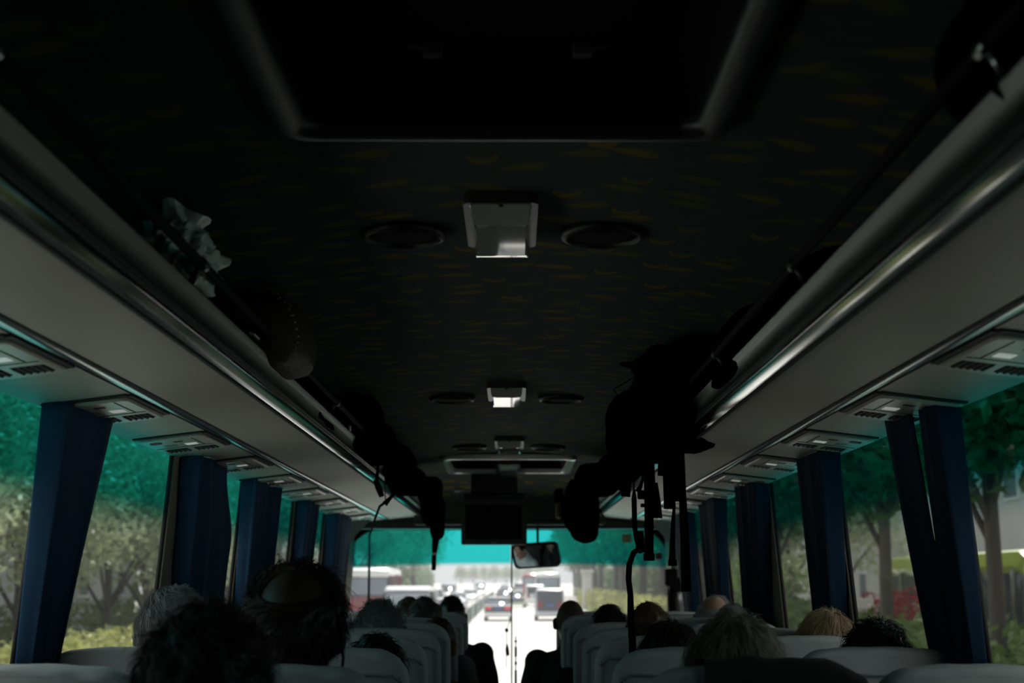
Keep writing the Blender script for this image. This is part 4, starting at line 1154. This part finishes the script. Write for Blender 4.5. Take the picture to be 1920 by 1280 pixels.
bm = NB(); p = at(1196, 685, 4.93); ellipsoid(bm, p, (.065, .06, .010), Matrix.Rotation(.1, 3, 'Y')); put('peak', bm, M_BAGNAVY, t, True)
t = pack('backpack', 'black backpack slumped off the front of the door-side rack above the windscreen', 'backpack', [(at(1090, 950, 8.5), (.105, .13, .165), .65, 31), (at(1096, 985, 8.45), (.085, .10, .10), .7, 32), (at(1120, 900, 8.2), (.13, .35, .09), .6, 33)])
bm = NB(); a, b = at(1042, 940, 8.4), at(1054, 972, 8.4); box(bm, a.x, b.x, 8.38, 8.48, b.z, a.z, .02); put('pouch', bm, mat('dark ochre cloth', (.09, .05, .008), .8), t, label='dark ochre pouch')
bm = NB(); a, b = at(1039, 916, 8.4), at(1056, 942, 8.4); box(bm, a.x, b.x, 8.36, 8.5, b.z, a.z, .02); box(bm, b.x - .012, b.x, 8.36, 8.38, at(0, 975, 8.4).z, a.z, .004); put('side_pocket', bm, M_BAGBLACK, t)
bm = NB(); tube(bm, [at(1122, 952, 8.5), at(1128, 960, 8.5), at(1133, 972, 8.6), at(1136, 980, 8.8)], .005, 6); put('cord', bm, M_STRAP, t, True)
pack('soft_bag', 'black soft bag on the door-side rack ahead of the big rucksack', 'bag', [((.62, 6.6, Zr(.59)), (.13, .6, .10), .6, 36), ((.58, 7.5, Zr(.58)), (.11, .45, .085), .6, 37)], base=(.62, 6.6, Zr(.50)))
# rolled mat end at the upper door-side corner
t = thing('rolled_mat', 'round end of a black rolled mat overhanging the door-side rack', 'rolled mat', (.66, 1.6, Zr(.56)))
bm = NB(); lathe(bm, [(.002, 0), (.085, .004), (.098, .016), (.10, .05), (.10, .5), (.09, .55)], (.668, 1.76, Zr(.648)), 36, M=Matrix.Rotation(PI / 2, 3, 'X')); put('roll', recalc(bm), M_BAGBLACK, t, True, angle=50)
bm = NB(); tube(bm, [(.668 + .102 * math.cos(a), 1.60, Zr(.648) + .102 * math.sin(a)) for a in [2 * PI * k / 30 for k in range(31)]], .006, 6); put('band', bm, M_STRAP, t, True)

# ------------------------------------------------------------------ the street outside
def road_z(Y): return CZ - 2.62 + .0046 * Y
bm = NB(); grid(bm, 1, 12, lambda u, v: (-11.0 + 16.2 * u, -20 + 620 * v, road_z(-20 + 620 * v))); struct('road', bm, M_ROAD)
for s, x0, x1, nm in ((-1, -60, -11.0, 'pavement_left'), (1, 5.2, 60, 'pavement_right')):
    bm = NB()
    grid(bm, 1, 12, lambda u, v: (x0 + (x1 - x0) * u, -20 + 620 * v, road_z(-20 + 620 * v) + .14))
    xe = x1 if s < 0 else x0
    grid(bm, 1, 12, lambda u, v: (xe, -20 + 620 * v, road_z(-20 + 620 * v) - .02 + .16 * u))
    struct(nm, bm, M_PAVE)
# median fence
t = thing('median_fence', 'white and dark panelled fence along the middle of the road', 'fence', (-2.55, 60, road_z(60)))
fy = 34
i = 0
while fy < 190:
    bm = NB(); box(bm, -2.575, -2.525, fy, fy + .16, road_z(fy) - .02, road_z(fy) + 1.0, .02); put('post', bm, mat('white fence paint', (.75, .75, .74), .5), t)
    if i % 5 != 4:
        bm = NB(); box(bm, -2.60, -2.50, fy + .16, fy + 2.9, road_z(fy) + .12, road_z(fy) + .90); put('panel', bm, mat('green fence panel', (.05, .085, .075), .8), t)
    fy += 2.9; i += 1

def leaves(n, c, r, size, seed, shape='ball', squash=1.0, clumps=14):
    rg = np.random.default_rng(seed)
    if shape == 'ball':
        cc = rg.normal(size=(clumps, 3)); cc /= np.linalg.norm(cc, axis=1)[:, None]; cc *= (rg.random((clumps, 1)) ** .5) * .72
        k = rg.integers(0, clumps, n); d = rg.normal(size=(n, 3)); d /= np.linalg.norm(d, axis=1)[:, None]
        p = cc[k] + d * (rg.random((n, 1)) ** .45) * .40
        p *= np.array(r)
    else:
        p = (rg.random((n, 3)) - .5) * 2 * np.array(r)
        p[:, 2] += .25 * r[2] * np.sin(p[:, 1] * 2.1 + seed) 
    p += np.array(c)
    a = rg.normal(size=(n, 3)); a /= np.linalg.norm(a, axis=1)[:, None]
    b = np.cross(a, rg.normal(size=(n, 3))); b /= np.linalg.norm(b, axis=1)[:, None]
    s = size * (.6 + .8 * rg.random((n, 1)))
    V = np.stack([p - a * s, p + b * s * .45, p + a * s, p - b * s * .45], 1).reshape(-1, 3)
    F = np.arange(4 * n).reshape(n, 4)
    return V, F
def leaf_object(name, VF, mt, parent):
    V, F = VF
    me = bpy.data.meshes.new(name); me.from_pydata(V.tolist(), [], F.tolist()); me.materials.append(mt)
    return link(bpy.data.objects.new(name, me), parent)
def leaf_mat(name, col, col2):
    m, nt, b = principled(name); N = nt.nodes; L = nt.links
    b.inputs['Roughness'].default_value = .5; b.inputs['Specular IOR Level'].default_value = .35
    tc = N.new('ShaderNodeTexCoord'); nz = N.new('ShaderNodeTexNoise'); nz.inputs['Scale'].default_value = 1.1; nz.inputs['Detail'].default_value = 6; L.new(tc.outputs['Object'], nz.inputs['Vector'])
    mx = N.new('ShaderNodeMix'); mx.data_type = 'RGBA'; mx.inputs[6].default_value = (*col, 1); mx.inputs[7].default_value = (*col2, 1); L.new(nz.outputs['Fac'], mx.inputs[0]); L.new(mx.outputs[2], b.inputs['Base Color'])
    tr = N.new('ShaderNodeBsdfTranslucent'); L.new(mx.outputs[2], tr.inputs['Color'])
    ms = N.new('ShaderNodeMixShader'); ms.inputs[0].default_value = .35; L.new(b.outputs[0], ms.inputs[1]); L.new(tr.outputs[0], ms.inputs[2])
    L.new(ms.outputs[0], N['Material Output'].inputs['Surface'])
    return m
LF1 = leaf_mat('grey green leaves', (.18, .215, .12), (.37, .41, .25)); LF2 = leaf_mat('deep green leaves', (.035, .065, .025), (.09, .13, .045)); LF3 = leaf_mat('yellow green leaves', (.19, .21, .06), (.40, .41, .16)); LF4 = leaf_mat('mid green leaves', (.05, .09, .025), (.12, .17, .05))
M_BARK = mat('grey bark', (.042, .037, .031), .9, var=.3, vscale=5, stretch=(4, 4, 1)); M_WHITEWASH = mat('whitewashed trunk', (.34, .33, .30), .8, var=.1)
def tree(name, kind, seed):
    t = thing(name, '', 'tree', (0, 0, 0), 'street trees')
    rnd = random.Random(seed)
    if kind == 'plane':      # tall bare trunk, crown well above the camera
        h0, c, r, n, m, th = 3.6, (0, 0, 6.7), (3.6, 3.6, 3.4), 13000, LF2, .115
    elif kind == 'low':      # crown almost to the ground
        h0, c, r, n, m, th = 1.6, (0, 0, 5.0), (3.2, 3.0, 3.7), 13000, LF1, .13
    else:
        h0, c, r, n, m, th = 3.0, (0, 0, 7.0), (3.9, 3.9, 4.3), 7000, LF4, .2
    bm = NB()
    tube(bm, [(0, 0, -.1), (.05, 0, h0 * .5), (0, .05, h0), (.1, 0, c[2])], [th * 1.15, th, th * .9, th * .4], 12)
    for k in range(5):
        a = k * 1.26 + rnd.random(); tube(bm, [(0, .03, h0 * (.8 + .08 * k)), (math.cos(a) * .8, math.sin(a) * .8, h0 + .9 + .2 * k), (math.cos(a) * 1.9, math.sin(a) * 1.9, h0 + 2.2)], [th * .5, th * .35, th * .12], 8)
    tr = put('trunk', bm, M_BARK, t, True, world=False)
    bm = NB(); tube(bm, [(0, 0, -.05), (.02, 0, .5), (.03, 0, 1.1)], [th * 1.16, th * 1.10, th * 1.05], 12); put('whitewash', bm, M_WHITEWASH, tr, True, world=False)
    leaf_object('foliage', leaves(n, c, r, .105 if kind == 'low' else .15, seed, 'ball', clumps=22), m, t)
    return t
T = {k: tree('street_tree', k, 10 + i) for i, k in enumerate(('plane', 'low', 'full'))}
used = set()
def place_tree(kind, x, y, label, sc=1.0, rz=0):
    o = T[kind] if kind not in used else copy_tree(T[kind]); used.add(kind)
    o.location = (x, y, road_z(y) + .12); o.scale = (sc, sc, sc); o.rotation_euler.z = rz
    o['label'] = label
rnd = random.Random(3)
ordn = lambda k: ['first', 'second', 'third', 'fourth', 'fifth', 'sixth', 'seventh', 'eighth', 'ninth', 'tenth', '11th', '12th', '13th', '14th', '15th', '16th', '17th', '18th', '19th', '20th', '21st', '22nd', '23rd', '24th', '25th', '26th', '27th'][k]
for k in range(20):
    y = 17 + 5.2 * k if k < 12 else 79 + 12 * (k - 11)
    place_tree('low' if k < 9 or k % 2 else 'full', -12.6 + rnd.uniform(-.6, .6) + (0 if k < 11 else .8), y, 'low-crowned roadside tree across the oncoming lanes, %s ahead of the bus' % ordn(k), 1.0 if k < 9 else 1.35, rnd.uniform(0, 6))
for k in range(20):
    y = 14.5 + 5.6 * k if k < 10 else 68 + 13 * (k - 9)
    place_tree('plane' if k < 9 else 'full', (6.7 if k < 8 else 8.3) + rnd.uniform(-.3, .3), y, 'leafy kerbside tree with a pale trunk on the door side, %s ahead of the bus' % ordn(k), 1.0 if k < 8 else 1.15, rnd.uniform(0, 6))
for k in range(7):
    y = 30 + 13 * k
    place_tree('full', -17.2 + rnd.uniform(-.4, .4), y, 'tall back-row tree behind the low roadside trees, %s in its row' % ordn(k), 1.15, rnd.uniform(0, 6))
for y_, nm_ in ((2.5, 'level with the rear seats'), (8.5, 'level with the front seats')):
    place_tree('plane', 6.3, y_, 'leafy kerbside tree close beside the bus, ' + nm_, 1.25, y_)  # two unseen trees added to darken light through the door-side windows
for k in range(9):
    y = 58 + 14 * k
    place_tree('low', 13.2 + rnd.uniform(-.8, .8), y, 'low-crowned tree set back behind the kerbside trees on the door side, %s of its row' % ordn(k), 1.25, rnd.uniform(0, 6))
for k in range(9):
    place_tree('low', -14 + 3.0 * k, 385 + 9 * (k % 3), 'hazy tree closing the far end of the road, %s of nine' % ordn(k), .78, rnd.uniform(0, 6))
# hedges and flower beds
def hedge(name, label, x0, x1, y0, y1, h, mt, n, size, seed, cat='hedge', group=None, zb=.1):
    c = ((x0 + x1) / 2, (y0 + y1) / 2, road_z((y0 + y1) / 2) + zb)
    t = thing(name, label, cat, c, group)
    V, F = leaves(n, (0, 0, h / 2), ((x1 - x0) / 2, (y1 - y0) / 2, h / 2), size, seed, 'box')
    V[:, 2] += .0046 * V[:, 1]
    leaf_object('foliage_mass', (V, F), mt, t)
    bm = NB()
    for k in range(int((y1 - y0) / .8)):
        tube(bm, [(0, -(y1 - y0) / 2 + .4 + .8 * k, -.1), (.05, -(y1 - y0) / 2 + .4 + .8 * k, h * .7)], [.03, .015], 5)
    put('stem', bm, M_BARK, t, world=False)
    return t
hedge('hedge', 'low yellow-green hedge across the oncoming lanes, beside the driver-side windows', -10.6, -9.5, 26, 46, 1.15, LF3, 9000, .10, 5)
hedge('hedge', 'dark shrub strip behind the yellow-green hedge', -14.8, -13.6, 18, 60, 1.6, LF4, 9000, .12, 6)
hedge('hedge', 'low mixed shrub bed on the door side under the kerbside trees', 6.0, 8.2, 15, 44, 1.7, LF4, 16000, .11, 7)
hedge('hedge', 'yellow-green clipped hedge on the door side ahead, past the parked cars', 5.6, 7.2, 60, 130, 1.5, LF3, 9000, .14, 8)
LFR = leaf_mat('red blossom', (.14, .012, .018), (.28, .03, .04)); LFP = leaf_mat('pink blossom', (.65, .10, .16), (.85, .2, .25))
hedge('hedge', 'tall dark shrub belt across the road ahead, behind the oncoming traffic', -16.5, -14.2, 62, 260, 3.4, LF4, 22000, .28, 12)
hedge('hedge', 'tall dark shrub belt behind the clipped hedge ahead on the door side', 11.2, 13.0, 62, 260, 3.2, LF4, 22000, .28, 13)
hedge('flower_bush', 'red flowering bush on the door side in front of the green coach', 7.5, 8.2, 27.5, 31.5, .6, LFR, 260, .09, 9, 'flowers', zb=1.75)
hedge('flower_bush', 'pink blossom bush by the rearmost driver-side window', -11.0, -10.6, 24.6, 25.2, .55, LFP, 160, .07, 10, 'flowers', zb=1.15)
# buildings
M_W = mat('white render', (.62, .60, .57), .8, var=.06, vscale=.5); M_G = mat('grey render', (.30, .30, .30), .8, var=.08, vscale=.5); M_BG = mat('beige render', (.32, .25, .20), .8, var=.1, vscale=.5)
M_PANE = mat('building window', (.06, .08, .11), .15)
def building(label, x0, x1, y0, y1, h, wall, rows, cols, face):
    zb = road_z(y0) + .1
    t = thing('building', label, 'building', ((x0 + x1) / 2, (y0 + y1) / 2, zb))
    bm = NB(); box(bm, x0, x1, y0, y1, zb - .3, zb + h); put('wall', bm, wall, t)
    bm = NB(); box(bm, x0 - .25, x1 + .25, y0 - .25, y1 + .25, zb + h, zb + h + .35); put('parapet', bm, wall, t)
    fx = x0 if face > 0 else x1
    for r_ in range(rows):
        for c_ in range(cols):
            yy = y0 + (y1 - y0) * (c_ + .5) / cols; zz = zb + h * (r_ + .55) / rows
            bm = NB(); box(bm, fx - .06, fx + .06, yy - .8, yy + .8, zz - .75, zz + .75); wnd = put('window_frame', bm, mat('window surround', (.5, .5, .5), .6), t)
            bm = NB(); box(bm, fx - .08, fx + .08, yy - .7, yy + .7, zz - .65, zz + .65); o = put('pane', bm, M_PANE, t); o.parent = wnd
    return t
building('white building behind the kerbside trees on the door side', 17, 26, 22, 46, 10, M_W, 3, 6, 1)
building('grey building beyond the white one on the door side', 19, 30, 52, 90, 12, M_G, 3, 8, 1)
building('low grey shopfront block far ahead on the door side', 14, 24, 100, 150, 7, M_G, 2, 9, 1)
building('beige building behind the low trees across the road', -34, -20.6, 12, 38, 8, M_BG, 2, 5, -1)
building('grey-blue building behind the low trees, ahead of the beige one', -34, -20.9, 40, 80, 9, mat('blue grey render', (.22, .24, .28), .8), 2, 6, -1)
# white railing and pillar by the kerb ahead
t = thing('white_post', 'white gate pillar beside the yellow-green hedge ahead', 'post', (5.9, 115, road_z(115)))
bm = NB(); box(bm, 5.55, 6.25, 114.6, 115.4, road_z(115), road_z(115) + 3.0, .05); put('shaft', bm, M_W, t)
bm = NB(); box(bm, 5.4, 6.4, 114.4, 115.6, road_z(115) + 3.0, road_z(115) + 3.2, .03); put('capstone', bm, M_W, t)

# vehicles
M_TYRE = mat('tyre', (.02, .02, .02), .9); M_CARGLASS = mat('car glass', (.04, .05, .06), .06); M_RIM = mat('rim', (.5, .5, .5), .3, metal=.7)
M_TAIL = glow('tail lamp', (1, .05, .06), .35, (.5, .02, .02)); M_HEADL = mat('head lamp glass', (.85, .87, .9), .05, metal=.6)
M_PLATE = mat('blue number plate', (.05, .10, .30), .5)
def paint(name, col): return mat(name, col, .22, spec=.6, coat=.6)
P_WHITE = paint('white paint', (.80, .80, .80)); P_SILVER = paint('silver car paint', (.55, .56, .58)); P_DARK = paint('dark paint', (.05, .055, .065)); P_RED = paint('red paint', (.30, .03, .035)); P_GREEN = paint('yellow green paint', (.23, .28, .06)); P_BLUE = paint('pale blue paint', (.35, .5, .62)); P_MINT = paint('pale green paint', (.42, .50, .36)); P_MAROON = paint('maroon paint', (.20, .03, .04))
def loft(bm, secs, mi=0):
    """body from cross-sections: (y, half width at sill, half width at top, z0, z1)"""
    rings = []
    for y, a, b, z0, z1 in secs:
        rings.append([bm.verts.new((x, y, z)) for x, z in ((-a * .96, z0), (-a, z0 + (z1 - z0) * .35), (-b, z1 - (z1 - z0) * .08), (-b * .93, z1), (b * .93, z1), (b, z1 - (z1 - z0) * .08), (a, z0 + (z1 - z0) * .35), (a * .96, z0))])
    for A, B in zip(rings, rings[1:]):
        for k in range(8): bm.faces.new((A[k], A[(k + 1) % 8], B[(k + 1) % 8], B[k]))
    bm.faces.new(rings[0][::-1]); bm.faces.new(rings[-1]); recalc(bm)
def vehicle(kind, name, label, cat, x, y, p, facing=1, group=None, lower=None, dirz=0, braking=False, dark_tail=False):
    """facing 1: we see its tail (it drives ahead of us); -1: it comes towards us. local +Y is forward"""
    t = thing(name, label, cat, (x, y, road_z(y)), group)
    t.rotation_euler.z = (0 if facing > 0 else PI) + dirz
    B = lambda nm, bm, m, sm=False, par=t: put(nm, bm, m, par, sm, world=False, angle=35 if sm else None)
    if kind == 'sedan':
        L, wd = 4.5, .88
        bm = NB(); loft(bm, [(-2.25, .78, .74, .35, .80), (-2.15, .86, .82, .25, .98), (-1.4, wd, .84, .22, 1.0), (1.0, wd, .84, .22, .98), (1.9, .86, .78, .25, .84), (2.25, .74, .66, .35, .70)]); B('body', bm, p, True)
        bm = NB(); loft(bm, [(-1.75, .72, .62, .96, 1.0), (-1.05, .76, .62, .96, 1.40), (.0, .76, .62, .96, 1.44), (.35, .76, .62, .96, 1.40), (1.15, .74, .66, .94, .98)]); B('windows', bm, M_CARGLASS, True)
        bm = NB(); loft(bm, [(-1.15, .60, .58, 1.375, 1.40), (-.5, .65, .60, 1.38, 1.455), (.1, .65, .60, 1.38, 1.455), (.45, .60, .58, 1.36, 1.39)]); B('roof', bm, p, True)
        wy, wr, tz, th = (-1.35, 1.4), .31, .78, .07
    elif kind == 'van':
        L, wd = 4.9, .92
        bm = NB(); loft(bm, [(-2.45, .84, .82, .35, 1.10), (-2.35, .91, .88, .25, 1.15), (1.3, wd, .88, .25, 1.12), (2.1, .88, .8, .3, 1.0), (2.45, .76, .7, .4, .8)]); B('body', bm, p, True)
        bm = NB(); loft(bm, [(-2.38, .86, .76, 1.08, 1.80), (-2.2, .87, .77, 1.08, 1.92), (.6, .87, .77, 1.08, 1.92), (1.75, .84, .78, 1.06, 1.16)]); B('windows', bm, M_CARGLASS, True)
        bm = NB(); loft(bm, [(-2.42, .80, .74, 1.78, 1.86), (-2.2, .81, .75, 1.80, 1.97), (.4, .81, .75, 1.80, 1.97), (.75, .78, .72, 1.78, 1.86)]); B('roof', bm, p, True)
        for sx in (-.815, .815):
            bm = NB(); box(bm, sx - .05, sx + .05, -2.41, -2.25, 1.05, 1.84); B('rear_pillar', bm, p)
        wy, wr, tz, th = (-1.6, 1.55), .34, .95, .16
    else:                                                            # bus or coach
        L, wd = (11.0 if kind == 'coach' else 8.0), 1.24
        H = 3.15
        h2 = L / 2
        bm = NB(); loft(bm, [(-h2, 1.16, 1.14, .45, 1.55), (-h2 + .15, wd, 1.22, .35, 1.6), (h2 - .15, wd, 1.22, .35, 1.6), (h2, 1.16, 1.14, .45, 1.55)]); B('body', bm, lower or p, True)
        bm = NB(); loft(bm, [(-h2 + .02, 1.12, 1.08, 1.52, 2.70), (-h2 + .16, 1.215, 1.17, 1.52, 2.78), (h2 - .16, 1.215, 1.17, 1.52, 2.78), (h2 - .02, 1.12, 1.08, 1.52, 2.70)]); B('windows', bm, M_CARGLASS, True)
        bm = NB(); loft(bm, [(-h2, 1.10, 1.02, 2.62, 3.0), (-h2 + .25, 1.21, 1.08, 2.66, H), (h2 - .25, 1.21, 1.08, 2.66, H), (h2, 1.10, 1.02, 2.62, 3.0)]); B('roof', bm, p, True)
        npl = 6
        for k in range(npl):
            for sx in (-1, 1):
                yy = -h2 + .3 + (L - .6) * k / (npl - 1); bm = NB(); box(bm, sx * 1.2 - .03, sx * 1.2 + .03, yy - .08, yy + .08, 1.5, 2.75); B('window_pillar', bm, lower or p)
        wy, wr, tz, th = (-h2 + 2.0, h2 - 2.2), .48, 1.0, .20
    h2 = L / 2
    ww = wd if kind in ('sedan', 'van') else 1.2
    for yy in wy:
        for sx in (-1, 1):
            bm = NB(); lathe(bm, [(wr * .6, -.10), (wr * .95, -.10), (wr, -.06), (wr, .06), (wr * .95, .10), (wr * .6, .10)], (sx * (ww - .12), yy, wr), 20, M=Matrix.Rotation(PI / 2, 3, 'Y')); wl = B('wheel', recalc(bm), M_TYRE)
            bm = NB(); lathe(bm, [(.01, -.105), (wr * .6, -.09), (wr * .6, .09), (.01, .105)], (sx * (ww - .12), yy, wr), 14, M=Matrix.Rotation(PI / 2, 3, 'Y')); put('rim', bm, M_RIM, wl, world=False)
    ly = ww * .66
    for sx in (-1, 1):
        bm = NB(); box(bm, sx * ly - .16, sx * ly + .16, -h2 - .06, -h2 + .16, tz - th, tz + th, .02); B('tail_light', bm, M_TAIL if braking else mat('red lamp glass', (.25, .02, .03), .2))
        bm = NB(); box(bm, sx * ly - .17, sx * ly + .17, h2 - .25, h2 + .01, tz - .22, tz - .04, .03); B('head_light', bm, M_HEADL)
    bm = NB(); box(bm, -ww * .93, ww * .93, -h2 - .07, -h2 + .2, .30, .52, .03); B('rear_bumper', bm, p if kind != 'sedan' else p)
    bm = NB(); box(bm, -ww * .93, ww * .93, h2 - .3, h2 + .04, .28, .5, .03); B('front_bumper', bm, p)
    bm = NB(); box(bm, -.22, .22, -h2 - .09, -h2 - .06, tz - .1, tz + .05); B('number_plate', bm, M_PLATE)
    if kind == 'sedan':
        bm = NB(); box(bm, -.80 if dark_tail else -.70, .80 if dark_tail else .70, -h2 - .03, -h2 + .05, .50, .90 if dark_tail else .80, .01); B('tailgate_panel', bm, P_DARK)
    if kind == 'van' and dark_tail:
        bm = NB(); box(bm, -.80, .80, -h2 - .03, -h2 + .1, .56, 1.80, .05); B('tailgate_panel', bm, mat('dark tailgate glass', (.06, .07, .09), .15))
    if kind in ('bus', 'coach'):
        bm = NB(); box(bm, -1.0, 1.0, h2 - .06, h2 + .04, 1.5, 2.6, .04); B('windscreen', bm, M_CARGLASS)
        bm = NB(); box(bm, -1.0, 1.0, -h2 - .04, -h2 + .06, 1.65, 2.55, .04); B('rear_window', bm, mat('bus rear glass', (.20, .23, .28), .15))
    return t
vehicle('sedan', 'car', 'silver-topped saloon with red tail lights straight ahead of the bus', 'car', -.92, 90, P_WHITE, braking=True, dark_tail=True)
vehicle('van', 'van', 'dark-windowed people carrier ahead on the door side', 'van', 2.25, 91, P_SILVER, dark_tail=True)
vehicle('bus', 'bus', 'white bus beyond the people carrier', 'bus', 3.6, 152, P_WHITE)
vehicle('bus', 'bus', 'red bus partly hidden behind the white bus ahead', 'bus', 2.4, 190, P_RED)
vehicle('bus', 'bus', 'maroon bus with a white roof edge in the oncoming lanes', 'bus', -8.0, 84, P_WHITE, 1, lower=P_MAROON)
vehicle('van', 'van', 'white van in the oncoming lanes in front of the maroon bus', 'van', -4.1, 57, P_WHITE, -1).scale = (1.14, 1.14, 1.16)
cars = [('sedan', -4.7, 84, P_WHITE, -1, 'white oncoming car, first behind the white van'), ('van', -5.6, 96, P_WHITE, -1, 'white oncoming people carrier beside the white car'), ('sedan', -4.6, 118, P_SILVER, -1, 'silver oncoming car by the far end of the fence'), ('sedan', -7.4, 122, P_WHITE, -1, 'white oncoming car in the outer lane beyond the maroon bus'),
        ('sedan', -4.4, 148, P_WHITE, -1, 'white oncoming car past the silver one'), ('van', -7.2, 160, P_SILVER, -1, 'silver oncoming van far up the outer lane'), ('sedan', -4.4, 185, P_WHITE, -1, 'white oncoming car beyond the end of the fence'),
        ('sedan', .2, 128, P_MINT, 1, 'pale green car half hidden behind the saloon ahead'), ('sedan', -1.0, 150, P_DARK, 1, 'dark car beyond the saloon ahead'), ('van', 2.0, 135, P_WHITE, 1, 'white van beyond the people carrier'), ('sedan', -.6, 190, P_WHITE, 1, 'white car far ahead in the bus lane'),
        ('sedan', -1.4, 232, P_DARK, 1, 'dark car farthest ahead by the median'), ('van', .9, 215, P_SILVER, 1, 'silver van far ahead between the lanes'), ('sedan', 2.6, 240, P_WHITE, 1, 'white car farthest ahead on the door side'), ('van', -5.2, 225, P_WHITE, -1, 'white oncoming van in the far haze')]
for kd, x, y, p, fc, la in cars: vehicle(kd, 'car' if kd == 'sedan' else 'van', la, 'car' if kd == 'sedan' else 'van', x, y, p, fc, 'cars in the traffic ahead')
vehicle('coach', 'coach', 'yellow-green coach parked beyond the flower bed on the door side', 'bus', 11.2, 34, P_GREEN, 1, lower=paint('dark green paint', (.05, .07, .04)))
vehicle('sedan', 'car', 'pale blue car parked at the kerb on the door side', 'car', 5.3 + 1.9, 39, P_BLUE, 1)
# haze over the traffic
m = bpy.data.materials.new('haze'); m.use_nodes = True; nt = m.node_tree; nt.nodes.clear()
vo = nt.nodes.new('ShaderNodeVolumeScatter'); ou = nt.nodes.new('ShaderNodeOutputMaterial'); vo.inputs['Density'].default_value = .0011; vo.inputs['Anisotropy'].default_value = .35; vo.inputs['Color'].default_value = (.92, .95, 1, 1)
nt.links.new(vo.outputs[0], ou.inputs['Volume'])
bm = NB(); box(bm, -58, 58, 12, 590, -3.5, 26)
tag(put('haze', bm, m), 'pale haze hanging over the traffic ahead', 'haze', kind='stuff')
